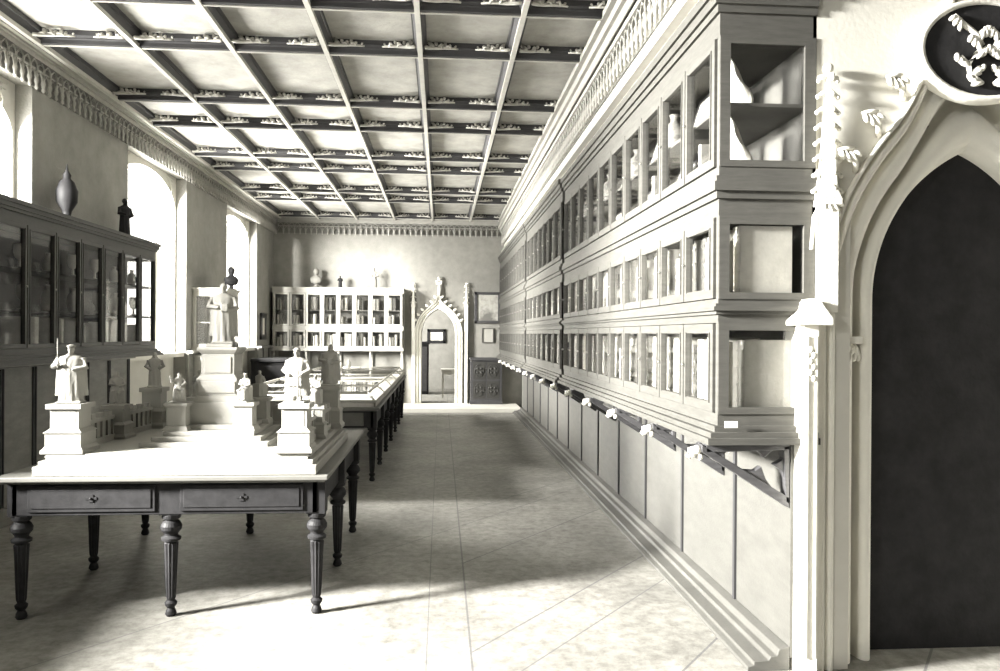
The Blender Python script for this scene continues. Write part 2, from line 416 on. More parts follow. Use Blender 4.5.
# ------------------------------------------------------------------ glazed cases
def glazed_case(name, label, cat, T, root, u1, v0, v1, nd, tiers, zbot, ztop, wood, over=.03, ends=(False, False), shelves=(), inner=None, gap=.014, fb=.045, knob=True, mould=True, endw=None, midrail=()):
    """T(u,v,z): u = depth into the case from its front, v along the front. tiers = [(z0,z1),..] door heights."""
    t = empty(name, root, label, cat)
    T_ = T
    c = MB(T_)
    zs = [zbot] + [z for p in tiers for z in p] + [ztop]
    c.box(u1 - .015, u1, v0, v1, zbot, ztop)                      # back
    for i in range(0, len(zs), 2):                                # rails with stacked mouldings
        a, b_ = zs[i], zs[i + 1]; h = b_ - a
        c.box(0, u1, v0, v1, a, b_)
        if not mould: continue
        ov = over; e0 = ov if ends[0] else 0; e1 = ov if ends[1] else 0
        if i == 0:
            c.box(-ov * 2.2, u1, v0 - e0 * 2.2, v1 + e1 * 2.2, a, a + h * .22); c.box(-ov * 1.6, u1, v0 - e0 * 1.6, v1 + e1 * 1.6, a + h * .22, a + h * .4); c.box(-ov * .7, u1, v0 - e0 * .7, v1 + e1 * .7, a + h * .4, a + h * .6)
        elif i == len(zs) - 2:
            c.box(-ov * .5, u1, v0 - e0 * .5, v1 + e1 * .5, a + h * .45, a + h * .6); c.box(-ov, u1, v0 - e0, v1 + e1, a + h * .6, a + h * .8); c.box(-ov * 1.5, u1, v0 - e0 * 1.5, v1 + e1 * 1.5, a + h * .8, b_)
        else:
            c.box(-ov * .5, u1, v0 - e0 * .5, v1 + e1 * .5, a + h * .35, a + h * .5); c.box(-ov, u1, v0 - e0, v1 + e1, a + h * .5, a + h * .68); c.box(-ov * .6, u1, v0 - e0 * .6, v1 + e1 * .6, a + h * .68, a + h * .8)
    sw = .03
    for (a, b_) in tiers:
        for vv in (v0, v1 - sw): c.box(0, .03, vv, vv + sw, a, b_)
        for vv, fl in ((v0, ends[0]), (v1 - .02, ends[1])):
            if not fl: c.box(.0, u1, vv, vv + .02, a, b_)
            else:
                e_ = -.006 if vv == v0 else .006
                lo = vv + e_
                c.box(.001, .05, lo, lo + .02, a - .001, b_ + .001); c.box(u1 - .055, u1 - .001, lo, lo + .02, a - .001, b_ + .001)
                c.box(.05, u1 - .055, lo, lo + .02, a - .001, a + .03); c.box(.05, u1 - .055, lo, lo + .02, b_ - .035, b_ + .001)
    c.build('carcass', wood, t)
    p = (v1 - v0 - 2 * sw) / nd
    for (a, b_) in tiers:
        for k in range(nd):
            x0 = v0 + sw + p * k + gap / 2; x1 = x0 + p - gap
            d = MB(T_); u0, ud = -.012, .016
            d.box(u0, ud, x0, x0 + fb, a + .004, b_ - .004); d.box(u0, ud, x1 - fb, x1, a + .004, b_ - .004)
            d.box(u0, ud, x0 + fb, x1 - fb, a + .004, a + .004 + fb); d.box(u0, ud, x0 + fb, x1 - fb, b_ - .004 - fb, b_ - .004)
            q = .008
            d.box(u0 - .006, u0, x0 + fb - q, x0 + fb, a + fb, b_ - fb); d.box(u0 - .006, u0, x1 - fb, x1 - fb + q, a + fb, b_ - fb)
            do = d.build('door', wood, t)
            MB(T_).box(.003, .005, x0 + fb, x1 - fb, a + fb, b_ - fb).build('glass_pane', M['glass'], do)
            if knob: MB(T_).blob((u0 - .012, x1 - .02, (a + b_) / 2), .009, 6, 4).build('knob', M['brass'], do)
        for j, (vv, fl) in enumerate(((v0 + .009, ends[0]), (v1 - .011, ends[1]))):
            if fl: MB(T_).box(.05, u1 - .055, vv, vv + .002, a + .03, b_ - .035).build('side_glass', M['glass'], t)
    for z in shelves: MB(T_).box(.03, u1 - .015, v0 + .02, v1 - .02, z - .016, z).build('shelf', inner or wood, t)
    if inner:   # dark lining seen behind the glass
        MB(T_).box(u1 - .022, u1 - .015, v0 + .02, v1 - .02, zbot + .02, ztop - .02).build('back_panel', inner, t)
    return t

RT = [(1.19, 1.61), (1.72, 2.10), (2.33, 2.93)]
secs = [(3.5, 8.0, 10, 1.27, 'nearest section of the long glazed oak wall case, its dark end facing the stone doorway'),
        (8.0, 11.33, 7, 1.245, 'middle section of the long glazed oak wall case, stepping slightly forward'),
        (11.33, 16.25, 11, 1.225, 'farthest section of the long glazed oak wall case, reaching the back wall')]
for i, (a, c, nd, xf, lb) in enumerate(secs):
    u1 = XR - xf - .002
    glazed_case('glazed_wall_case', lb, 'display case', (lambda u, v, z, xf=xf: (xf + u, v, z)), (xf + .2, (a + c) / 2, 1.05), u1, a + (.001 if i else 0), c, nd, RT, 1.055, 3.16, M['oak'], ends=(i == 0, False), shelves=(2.63,) , inner=M['inner'])
# label plate on the end of the case
o = MB().box(1.285, 1.345, YE - .053, YE - .049, 1.132, 1.162).build('name_plate', M['paper']); tag(o, 'small blank white plate screwed to the dark end of the long case', 'plate')

# brackets carrying the long case
def wall_bracket():
    b = MB(); t = .03
    # hypotenuse bar, top bar, wall bar
    b.prism([(1.20, 1.05), (1.20, 1.015), (1.617, .75), (1.617, .80)], 'y', -t, t)
    b.prism([(1.22, 1.052), (1.617, 1.052), (1.617, 1.022), (1.22, 1.012)], 'y', -t, t)
    b.prism([(1.587, 1.04), (1.617, 1.04), (1.617, .77), (1.60, .78)], 'y', -t, t)
    # cusps of the trefoil opening
    b.prism([(1.44, 1.03), (1.56, 1.03), (1.53, 1.012), (1.50, .985), (1.475, 1.012)], 'y', -t * .7, t * .7)
    b.prism([(1.60, 1.01), (1.60, .87), (1.584, .925), (1.545, .951), (1.584, .972)], 'y', -t * .7, t * .7)
    b.prism([(1.39, .93), (1.55, .83), (1.508, .885), (1.485, .945), (1.455, .925)], 'y', -t * .7, t * .7)
    b.prism([(1.215, 1.03), (1.34, 1.03), (1.29, .99), (1.26, 1.0)], 'y', -t * .8, t * .8)
    return b
def finial_mb():
    b = MB()
    b.blob((1.185, 0, 1.02), (.022, .025, .022), 8, 5); b.blob((1.165, 0, 1.0), (.018, .02, .016), 8, 5); b.blob((1.20, 0, .99), (.016, .02, .018), 8, 5)
    b.tube([(1.185, 0, 1.03), (1.15, 0, 1.022), (1.14, 0, .995), (1.155, 0, .98)], [.012, .011, .01, .006], 6)
    return b
wbr = empty('case_bracket', (0, YE + .035, 0), 'pierced trefoil bracket under the near end of the long wall case', 'bracket')
bb = wall_bracket().build('bracket_frame', M['oakdark'], None, bevel=.003); bb.parent = wbr
ff = finial_mb().build('leaf_finial', M['carv'], None); ff.parent = wbr
ordn = ['second', 'third', 'fourth', 'fifth', 'sixth', 'seventh', 'eighth', 'ninth', 'tenth', 'eleventh', 'twelfth', 'thirteenth', 'fourteenth']
for k in range(13):
    y = 4.37 + .925 * k
    dup(wbr, (0, y, 0), 'dark %s bracket under the long wall case, counted from its near end' % ordn[k], 'brackets under the long wall case', ch=[bb, ff])
wbr['group'] = 'brackets under the long wall case'

# ------------------------------------------------------------------ left wall case
LT = [(1.42, 2.36)]
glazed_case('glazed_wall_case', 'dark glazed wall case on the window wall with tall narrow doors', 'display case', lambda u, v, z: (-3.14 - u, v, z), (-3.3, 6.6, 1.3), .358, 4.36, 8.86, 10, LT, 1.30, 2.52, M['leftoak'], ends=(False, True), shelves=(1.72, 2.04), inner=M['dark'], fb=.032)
# pier case
glazed_case('pier_case', 'small pale glazed case hung on the pier between the two far windows', 'display case', lambda u, v, z: (-3.03 - u, v, z), (-3.25, 11.6, 1.3), .465, 11.28, 11.94, 1, [(1.36, 2.10)], 1.30, 2.18, M['palewood'], ends=(True, True), shelves=(1.7,), inner=M['palewood'], over=.02)
# cupboard under the pier case
t = empty('pier_cupboard', (-3.2, 11.6, 0), 'pale low cupboard standing under the small pier case', 'cupboard')
MB().box(-3.455, -3.0, 11.25, 12.0, 0, 1.20).box(-3.455, -2.97, 11.22, 12.03, 1.20, 1.24).box(-3.455, -2.985, 11.235, 12.015, 0, .10).build('body', M['palewood'], t, bevel=.004)
d = MB().box(-3.0, -2.985, 11.3, 11.95, .15, 1.15).box(-2.985, -2.978, 11.36, 11.89, .21, 1.09).build('door', M['palewood'], t, bevel=.003)
MB().blob((-2.97, 11.36, .7), .014).build('knob', M['brass'], d)
# bookcase on legs against the back wall
bc = glazed_case('glazed_bookcase', 'pale two-tier glazed bookcase on legs against the back wall', 'bookcase', lambda u, v, z: (v, 16.2 + u, z), (-2.1, 16.4, 0), .395, -3.44, -.77, 8, [(1.25, 1.62), (1.70, 2.38)], 1.19, 2.49, M['palewood'], ends=(False, False), shelves=(2.03,), inner=M['inner'], fb=.035, over=.02)
for x in (-3.4, -2.75, -2.1, -1.45, -.81):
    for y in (16.23, 16.56):
        MB().box(x - .02, x + .02, y - .02, y + .02, .086, 1.19).build('leg', M['palewood'], bc)
bc_x = [-3.44 + .03 + (2.67 - .06) / 8 * (k + .5) for k in range(8)]
# dark chest in the far corner
t = empty('dark_chest', (-3.0, 14.9, 0), 'tall dark wooden chest in the far corner below the last window', 'chest')
MB().box(-3.45, -2.72, 14.5, 15.3, .0, 1.02).build('body', M['dark'], t, bevel=.01)
MB().box(-3.45, -2.68, 14.46, 15.34, 1.02, 1.08).build('lid', M['dark'], t, bevel=.01)
MB().box(-2.72, -2.70, 14.6, 15.2, .15, .92).box(-2.70, -2.69, 14.7, 15.1, .25, .82).build('front_panel', M['oakdark'], t, bevel=.004)

# ------------------------------------------------------------------ objects inside the cases
def book_mb(w_, d_, h_):
    """spine towards -Y, standing on z=0; width along x"""
    b = MB()
    c = .004
    b.box(-w_ / 2, -w_ / 2 + c, -d_ / 2, d_ / 2, 0, h_); b.box(w_ / 2 - c, w_ / 2, -d_ / 2, d_ / 2, 0, h_)
    n = 6
    sp = [(-w_ / 2 * math.cos(PI * i / n), -d_ / 2 - .008 * math.sin(PI * i / n)) for i in range(n + 1)]
    b.prism(sp + [(w_ / 2, -d_ / 2 + c), (-w_ / 2, -d_ / 2 + c)], 'z', 0, h_)
    b.box(-w_ / 2 + c, w_ / 2 - c, -d_ / 2 + c, d_ / 2 - .006, .004, h_ - .006)
    for q in (.15, .38, .62, .85):
        b.box(-w_ * .46, w_ * .46, -d_ / 2 - .010, -d_ / 2, h_ * q - .004, h_ * q + .004)
    return b
protos = []
for i, (w_, d_, h_) in enumerate([(.055, .22, .33), (.07, .24, .35), (.04, .2, .29), (.085, .25, .34), (.05, .19, .26), (.06, .23, .31)]):
    for j in range(len(BOOKM)):
        o = None
        protos.append([w_, d_, h_, j, i, o])
def place_book(kind, x, y, z, rz, label, group, s=1.0):
    p = protos[kind]
    if p[5] is None:
        o = book_mb(p[0], p[1], p[2]).build('book', BOOKM[p[3]]); o['category'] = 'book'; p[5] = o
    else:
        o = p[5].copy(); COL.objects.link(o)
    o.location = (x, y, z); o.rotation_euler = (0, 0, rz); o.scale = (s, s, s); o['label'] = label; o['group'] = group
    return p[0] * s
tone = ['pale vellum', 'cream', 'tan', 'grey', 'dark brown']
ordf = ['first', 'second', 'third', 'fourth', 'fifth', 'sixth', 'seventh', 'eighth', 'ninth', 'tenth', 'eleventh']
def pick(weights=(5, 4, 2, 2, 1)):
    j = random.choices(range(5), weights)[0]; return random.randrange(6) * 5 + j, j
secn = ['nearest', 'middle', 'farthest']
nb = 0
for si, (a, c, nd, xf, lb) in enumerate(secs):
    p = (c - a - .06) / nd
    per = (6, 4, 3)[si]
    for ti, (z0, z1) in enumerate(RT[:2]):
        for k in range(nd):
            y = a + .03 + p * k + .03
            if si == 0 and k == 0: y = a + .035
            used = 0
            for q in range(per):
                kind, j = pick((7, 5, 2, 1, .5) if ti == 0 else (5, 4, 3, 2, 1))
                pw, pd, ph = protos[kind][:3]
                s = .98 if ti == 0 else .93
                if si == 0 and k == 0 and q == 0: kind = 5 * 3 + (2 if ti == 0 else 0); j = kind % 5; pw, pd, ph = protos[kind][:3]; s = 1.0 if ti == 0 else .76
                s = min(s, (z1 - z0 - .05) / ph)
                if y + pw * s > a + .03 + p * (k + 1) - .008: continue
                pos = (['first', 'second', 'third', 'fourth', 'fifth', 'last'] if per == 6 else ['nearest', 'second', 'third', 'farthest'] if per == 4 else ['nearest', 'centre', 'farthest'])[q]
                place_book(kind, xf + .05 + pd * s / 2 + (.09 if (k == 0 and q == 0 and si == 0) else random.uniform(0, .03)), y + pw * s / 2, z0 + .001, -PI / 2,
                           '%s book, %s behind %s door, %s tier, %s long-case section' % (tone[j], pos, ordf[k], 'bottom' if ti == 0 else 'middle', secn[si]),
                           'books in the long wall case')
                y += pw * s + (.009 if per == 6 else .025 if per == 4 else .04); nb += 1
# narrow white rolls/folders standing at the front of the near end
def rolls(x, y, z, h, label):
    o = MB()
    o.box(x - .03, x + .03, y, y + .03, z, z + h); o.box(x - .025, x + .02, y + .031, y + .05, z, z + h * .93)
    o = o.build('document_folder', M['paper'], recenter=True, bevel=.003); tag(o, label, 'folder')
rolls(1.325, YE + .035, 1.191, .33, 'white paper folder at the near end of the bottom tier, long case')
rolls(1.325, YE + .035, 1.721, .27, 'white paper folder at the near end of the middle tier, long case')

# upper tier: prints, draped sheets, statuettes and jars on two shelves
def drape(x, y, z, h, label):
    """white cloth hanging over a leaning board"""
    b = MB(); n = 9; R = []
    for i in range(n):
        f = i / (n - 1)
        R.append([(x + .02 * math.sin(f * 3) + (.10 * (1 - f) + .015 * math.sin(k * 1.9 + i)), y + (k - 4) * .024 * (1.1 - .55 * f), z + h * f) for k in range(9)])
    back = [[(p[0] + .012, p[1], p[2]) for p in r] for r in R]
    b.rings([r + bk[::-1] for r, bk in zip(R, back)])
    o = b.build('hanging_cloth', M['cloth'], recenter=True); tag(o, label, 'cloth')
def leaning_print(x, y, z, w_, h, ang, m, label, grp):
    t = empty('framed_print', (x, y, z), label, 'framed print', grp)
    fr = MB()
    T = .018
    for (a0, a1, b0, b1) in ((-w_ / 2, -w_ / 2 + T, 0, h), (w_ / 2 - T, w_ / 2, 0, h), (-w_ / 2, w_ / 2, 0, T), (-w_ / 2, w_ / 2, h - T, h)):
        fr.box(0, .012, a0, a1, b0, b1)
    o = MB().box(.004, .009, -w_ / 2 + T, w_ / 2 - T, T, h - T)
    for mb, nm, mm in ((fr, 'frame', M['oakdark']), (o, 'sheet', m)):
        q = mb.build(nm, mm); q.parent = t
    t.rotation_euler = (0, ang, 0)
    return t
def jar(x, y, z, h, m, nm, label, cat, grp=None, n=12):
    b = MB(); r = h * .27
    b.lathe(x, y, [(r * .6, z), (r * .7, z + h * .03), (r * .95, z + h * .25), (r, z + h * .5), (r * .8, z + h * .72), (r * .38, z + h * .82), (r * .36, z + h * .92), (r * .5, z + h)], n)
    o = b.build(nm, m, recenter=True); tag(o, label, cat, grp); return o
def vessel(x, y, z, h, m, label, kind='goblet', grp=None):
    b = MB(); r = h * .22
    b.lathe(x, y, [(r * .9, z), (r * .85, z + h * .04), (r * .25, z + h * .12), (r * .2, z + h * .35), (r * .7, z + h * .45), (r, z + h * .65), (r * .95, z + h * .97), (r * .85, z + h)], 12)
    o = b.build(kind, m, recenter=True); return tag(o, label, kind, grp)

for si, (a, c, nd, xf, lb) in enumerate(secs):
    p = (c - a - .06) / nd
    for k in range(nd):
        y = a + .03 + p * (k + .5)
        where = 'behind the %s upper door of the %s case section' % (ordf[k], secn[si])
        kk = (k + si * 2) % 4
        if si == 0 and k == 0:
            drape(xf + .07, YE + .17, 2.336, .26, 'white cloth draped at the near end of the upper tier, lower shelf')
            drape(xf + .07, YE + .17, 2.64, .23, 'white cloth draped at the near end of the upper tier, topmost shelf')
            continue
        if kk in (0, 2):
            leaning_print(xf + .13, y, 2.331, .34, .27, .35, M['paper'] if kk else M['print'], 'framed sheet leaning ' + where, None)
            jar(xf + .12, y - .05, 2.631, .24, M['plaster'] if kk == 0 else BOOKM[2], 'jar', 'upright jar standing on the shelf ' + where, 'jar')
        else:
            kind, j = pick((4, 3, 1, 1, 0)); place_book(kind, xf + .2, y - .08, 2.331, -PI / 2, '%s book standing ' % tone[j] + where, 'books in the long wall case', .75)
            leaning_print(xf + .12, y, 2.631, .34, .27, .3, M['paper'] if kk == 1 else M['cloth'], 'pale framed sheet on the shelf ' + where, None)
# left case contents
lp = (4.5 - .06) / 10
for k in range(4, 10):
    y = 4.36 + .03 + lp * (k + .5)
    dn = ['', '', '', '', 'sixth', 'fifth', 'fourth', 'third', 'second', 'last'][k]
    wh = 'behind %s door from far end, dark wall case' % dn
    if k == 9: wh = 'behind the farthest door of the dark wall case'
    if k in (4, 6, 7): vessel(-3.30, y, 2.041, .20, BOOKM[1], 'pale goblet on the top shelf ' + wh, 'goblet')
    if k in (5, 8, 9): jar(-3.30, y, 2.041, .17, M['plaster'], 'jar', 'white jar on the top shelf ' + wh, 'jar')
    if k in (5, 6, 8): jar(-3.28, y - .03, 1.721, .22, BOOKM[2] if k == 6 else M['plaster'], 'jar', 'jug on the middle shelf ' + wh, 'jug')
    if k in (4, 7, 9): vessel(-3.28, y, 1.721, .2, M['plaster'], 'white cup on the middle shelf ' + wh, 'cup')
    for q in range(2):
        kind, j = pick((6, 3, 1, 1, 0)); place_book(kind, -3.29, y - .09 + q * .15, 1.421, PI / 2, '%s book, %s, bottom shelf, ' % (tone[j], 'nearer' if q == 0 else 'farther') + wh, 'books in the dark wall case', .72)
# back bookcase books
for r_, (z, s, per) in enumerate(((1.251, .85, 3), (1.701, .7, 2), (2.031, .75, 2))):
    for k, xc in enumerate(bc_x):
        x = xc - .11
        for q in range(per):
            kind, j = pick((6, 4, 2, 1, 1)); wd = protos[kind][0] * s
            place_book(kind, x + wd / 2, 16.40, z, 0, '%s book in %s bay of the back bookcase, %s shelf' % (tone[j], ordf[k], ['bottom', 'middle', 'top'][r_]), 'books in the %s bay, %s shelf of the back bookcase' % (ordf[k], ['bottom', 'middle', 'top'][r_]), s)
            x += wd + .014

# ------------------------------------------------------------------ statues (plaster)
def figure(kind, h, hat='cap', prop=None, wide=1.0, fold=9, arms='front'):
    """robed figure of height h, facing -Y, standing on z=0"""
    b = MB(); n = 28
    def ring(z, rx, ry, oy=0, fo=.0, ox=0):
        return [((ox + rx * wide * (1 + fo * math.cos(fold * t + z * 4)) * math.cos(t)) * h, (oy + ry * (1 + fo * math.cos(fold * t + z * 4)) * math.sin(t)) * h, z * h) for t in [2 * PI * i / n for i in range(n)]]
    if kind == 'stand':
        b.rings([ring(0, .165, .12, 0, .07), ring(.06, .155, .115, 0, .09), ring(.25, .145, .105, 0, .10), ring(.42, .14, .10, 0, .08), ring(.55, .13, .095, 0, .06), ring(.66, .15, .095, 0, .04), ring(.76, .165, .085, 0, .02), ring(.81, .13, .07), ring(.835, .06, .05), ring(.86, .042, .042)])
    elif kind == 'coat':   # knee-length coat over two legs
        b.rings([ring(.30, .19, .12, .01, .09), ring(.42, .175, .115, 0, .09), ring(.56, .15, .10, 0, .06), ring(.68, .175, .10, 0, .04), ring(.77, .175, .085, 0, .02), ring(.82, .12, .07), ring(.84, .06, .05), ring(.86, .042, .042)])
        for s in (-1, 1):
            b.tube([(s * .06 * h, 0, .33 * h), (s * .065 * h, -.005 * h, .18 * h), (s * .07 * h, 0, .03 * h)], [.052 * h, .045 * h, .036 * h], 10)
            b.blob((s * .075 * h, -.04 * h, .02 * h), (.035 * h, .07 * h, .025 * h), 10, 6)
        b.tube([(0, .06 * h, .32 * h), (0, .055 * h, .0)], [.03 * h, .05 * h], 8)
    else:                  # seated
        b.rings([ring(0, .22, .24, -.04, .07), ring(.15, .215, .235, -.05, .08), ring(.36, .21, .23, -.06, .06), ring(.46, .19, .17, -.02, .04), ring(.55, .15, .12, .03, .03), ring(.68, .17, .11, .04, .02), ring(.77, .18, .10, .04), ring(.82, .12, .08, .03), ring(.84, .06, .055, .02), ring(.87, .045, .045, .02)])
        for s in (-1, 1):
            b.tube([(s * .09 * h, -.05 * h, .42 * h), (s * .11 * h, -.24 * h, .40 * h), (s * .11 * h, -.25 * h, .08 * h)], [.085 * h, .08 * h, .07 * h], 10)
        b.box(-.17 * h, .17 * h, .05 * h, .22 * h, 0, .5 * h)
    oy = .0 if kind != 'seat' else .01
    zc = .925
    b.blob((0, oy * h, zc * h), (.052 * h, .06 * h, .072 * h), 14, 10)
    b.blob((0, (oy - .062) * h, (zc - .005) * h), (.012 * h, .016 * h, .02 * h), 8, 5)     # nose
    b.blob((0, (oy - .052) * h, (zc + .022) * h), (.035 * h, .012 * h, .009 * h), 8, 5)    # brow
    b.blob((0, (oy - .05) * h, (zc - .05) * h), (.022 * h, .016 * h, .016 * h), 8, 5)      # chin
    for s in (-1, 1): b.blob((s * .052 * h, oy * h, zc * h), (.008 * h, .014 * h, .018 * h), 6, 4)
    if hat == 'cap':
        b.blob((0, (oy) * h, (zc + .055) * h), (.078 * h, .078 * h, .022 * h), 14, 6); b.blob((0, oy * h, (zc + .07) * h), (.055 * h, .058 * h, .02 * h), 12, 6)
    elif hat == 'hair':
        b.blob((0, (oy + .012) * h, (zc + .02) * h), (.062 * h, .062 * h, .068 * h), 12, 8)
    elif hat == 'hood':
        b.blob((0, (oy + .02) * h, (zc) * h), (.07 * h, .062 * h, .085 * h), 12, 8); b.blob((0, (oy + .03) * h, (zc - .08) * h), (.09 * h, .06 * h, .05 * h), 12, 8)
    if hat in ('cap', 'hair') and 'book' not in (prop or ''): b.blob((0, (oy - .05) * h, (zc - .07) * h), (.03 * h, .02 * h, .035 * h), 8, 5)   # beard
    def arm(s, el, ha, r=.042):
        sh = (s * .15 * wide * h, (.0 + oy) * h, .775 * h)
        b.tube([sh, tuple(c * h for c in el), tuple(c * h for c in ha)], [r * 1.25 * h, r * 1.3 * h, r * .75 * h], 10)
        hx = Vector(ha) * h; b.blob(hx, (.026 * h, .028 * h, .022 * h), 8, 5)
        for q in range(4): b.blob((hx.x - s * .012 * h + s * .008 * q * h, hx.y - .024 * h, hx.z + (.008 - .004 * q) * h), (.006 * h, .018 * h, .006 * h), 5, 4)
    if arms == 'front':
        arm(-1, (-.20 * wide, -.03, .62), (-.06, -.13, .60)); arm(1, (.20 * wide, -.03, .60), (.06, -.13, .55))
    elif arms == 'sword':
        arm(1, (.20 * wide, -.03, .62), (.06, -.13, .58)); arm(-1, (-.215 * wide, -.03, .62), (-.17, -.13, .68))
    elif arms == 'side':
        arm(1, (.215 * wide, .0, .60), (.13, -.11, .53)); arm(-1, (-.215 * wide, 0, .60), (-.10, -.12, .50))
    elif arms == 'raise':
        arm(1, (.20, -.04, .64), (.05, -.17, .55)); arm(-1, (-.25, -.04, .70), (-.30, -.08, .90))
    if 'book' in (prop or ''): b.box(-.02 * h, .10 * h, -.18 * h, -.12 * h, .53 * h, .66 * h)
    if 'sword_up' in (prop or ''): b.box(-.185 * h, -.165 * h, -.145 * h, -.125 * h, .60 * h, 1.12 * h); b.box(-.215 * h, -.135 * h, -.15 * h, -.12 * h, .68 * h, .70 * h)
    if 'sword_down' in (prop or ''): b.box(.055 * h, .085 * h, -.155 * h, -.125 * h, .0, .60 * h); b.box(.02 * h, .12 * h, -.155 * h, -.125 * h, .49 * h, .515 * h)
    if 'staff' in (prop or ''): b.tube([(.17 * h, -.11 * h, 0), (.17 * h, -.11 * h, 1.72 * h)], .008 * h, 6)
    if 'scroll' in (prop or ''): b.box(-.08 * h, .08 * h, -.30 * h, -.12 * h, .46 * h, .49 * h)
    if 'cloak' in (prop or ''):
        b.rings([ring(.12, .21, .10, .05, .08), ring(.4, .20, .10, .05, .07), ring(.65, .19, .09, .04, .03), ring(.79, .15, .07, .03)])
    return b
def statue(name, kind, h, loc, rz, label, m=None, cat='statue', base=None, vox=None, **kw):
    b = figure(kind, h, **kw)
    if base: b.box(-base * h, base * h, -base * h * (1.3 if kind == 'seat' else .9), base * h * .9, -.0, .03 * h)
    o = b.build(name, m or M['plaster'], remesh=vox or h * .0115)
    o.location = loc; o.rotation_euler = (0, 0, rz)
    return tag(o, label, cat)

# --- model table
def turned_leg(x, y, zt, s=1.0, fl=True):
    b = MB()
    b.box(x - .05 * s, x + .05 * s, y - .05 * s, y + .05 * s, zt - .005, .745)
    P = [(.022, 0), (.030, .012), (.026, .03), (.018, .045), (.030, .06), (.033, .075), (.020, .088), (.024, .098)]
    P += [(.026, .11), (.030, .20), (.035, .34), (.0385, zt - .165)]
    P += [(.030, zt - .158), (.050, zt - .148), (.052, zt - .135), (.034, zt - .122), (.036, zt - .112), (.054, zt - .09), (.056, zt - .07), (.046, zt - .05), (.034, zt - .038), (.048, zt - .028), (.05, zt - .012), (.048, zt)]
    b.lathe(x, y, [(r * s, z) for r, z in P], 24, 1, (.105, zt - .16))
    return b
def long_table(name, label, x0, x1, y0, y1, legs, zt=.565):
    t = empty(name, ((x0 + x1) / 2, (y0 + y1) / 2, 0), label, 'table')
    MB().box(x0, x1, y0, y1, .755, .782).box(x0 + .02, x1 - .02, y0 + .02, y1 - .02, .742, .755).build('table_top', M['tabletop'], t, bevel=.006)
    a = MB(); q = .065
    a.box(x0 + q, x1 - q, y0 + q, y0 + q + .03, zt, .742); a.box(x0 + q, x1 - q, y1 - q - .03, y1 - q, zt, .742)
    a.box(x0 + q, x0 + q + .03, y0 + q, y1 - q, zt, .742); a.box(x1 - q - .03, x1 - q, y0 + q, y1 - q, zt, .742)
    a.build('apron', M['tablewood'], t, bevel=.004)
    for (x, y) in legs: turned_leg(x, y, zt).build('leg', M['tablewood'], t)
    return t
TX0, TX1, TY0, TY1 = -2.34, -.605, 4.27, 6.28
lg = [(-2.25, 4.39), (-1.465, 4.39), (-.68, 4.39), (-2.25, 5.27), (-.68, 5.27), (-2.25, 6.16), (-1.465, 6.16), (-.68, 6.16)]
t1 = long_table('model_table', 'dark turned-leg table carrying the white plaster monument model', TX0, TX1, TY0, TY1, lg)
for x0, x1 in ((-1.40, -.745), (-2.19, -1.53)):
    dw = MB().box(x0, x1, TY0 + .055, TY0 + .066, .585, .725).box(x0 + .02, x1 - .02, TY0 + .05, TY0 + .055, .605, .705).build('drawer', M['tablewood'], t1, bevel=.003)
    kx = (x0 + x1) / 2
    MB().box(kx - .012, kx + .012, TY0 + .045, TY0 + .05, .64, .68).box(kx - .03, kx + .03, TY0 + .046, TY0 + .05, .653, .667).blob((kx, TY0 + .042, .66), .007, 6, 4).build('key_plate', M['bronze'], dw)

# --- plaster monument model
mm = empty('monument_model', (-1.39, 4.95, .783), 'white plaster model of a walled monument court with stepped base on the near table', 'model')
b = MB()
b.box(-2.15, -.67, 4.29, 5.72, .783, .835); b.box(-2.13, -.69, 4.31, 5.70, .835, .86); b.box(-2.10, -.72, 4.33, 5.67, .86, .875)
b.prism([(-2.11, .875), (-.71, .875), (-.72, .895), (-2.10, .895)], 'y', 4.335, 5.665)
b.build('base_slab', M['plaster'], mm, bevel=.004)
SH = lambda x, y, z: (x + .035, y, z)
b = MB(SH)
for k, (hx, z0, z1) in enumerate(((.36, .895, .921), (.31, .921, .946), (.26, .946, .972))):
    b.box(-1.385 - hx, -1.385 + hx, 4.93 - hx, 4.93 + hx, z0, z1)
b.build('steps', M['plaster'], mm, bevel=.003)
b = MB(SH)   # central pedestal
b.box(-1.60, -1.17, 4.76, 5.16, .972, 1.0); b.box(-1.55, -1.22, 4.80, 5.12, 1.0, 1.13)
b.frustum(-1.385, 4.95, 1.12, 1.17, .14, .14, .125, .125)
b.box(-1.505, -1.265, 4.83, 5.07, 1.17, 1.27); b.box(-1.495, -1.275, 4.823, 4.83, 1.185, 1.255)
b.frustum(-1.385, 4.95, 1.27, 1.295, .12, .12, .10, .10)
b.box(-1.483, -1.287, 4.852, 5.048, 1.29, 1.42); b.box(-1.465, -1.305, 4.846, 4.852, 1.305, 1.405)
b.frustum(-1.385, 4.95, 1.42, 1.445, .098, .098, .118, .118); b.box(-1.503, -1.267, 4.832, 5.068, 1.445, 1.462); b.box(-1.465, -1.305, 4.87, 5.03, 1.462, 1.482)
b.build('central_pedestal', M['plaster'], mm, bevel=.003)
for (x, y) in ((-1.585, 4.765), (-1.20, 4.765), (-1.585, 5.145), (-1.20, 5.145)):
    MB(SH).frustum(x, y, .972, 1.0, .075, .075, .062, .062).box(x - .055, x + .055, y - .055, y + .055, 1.0, 1.115).box(x - .068, x + .068, y - .068, y + .068, 1.115, 1.137).build('corner_pier', M['plaster'], mm, bevel=.003)
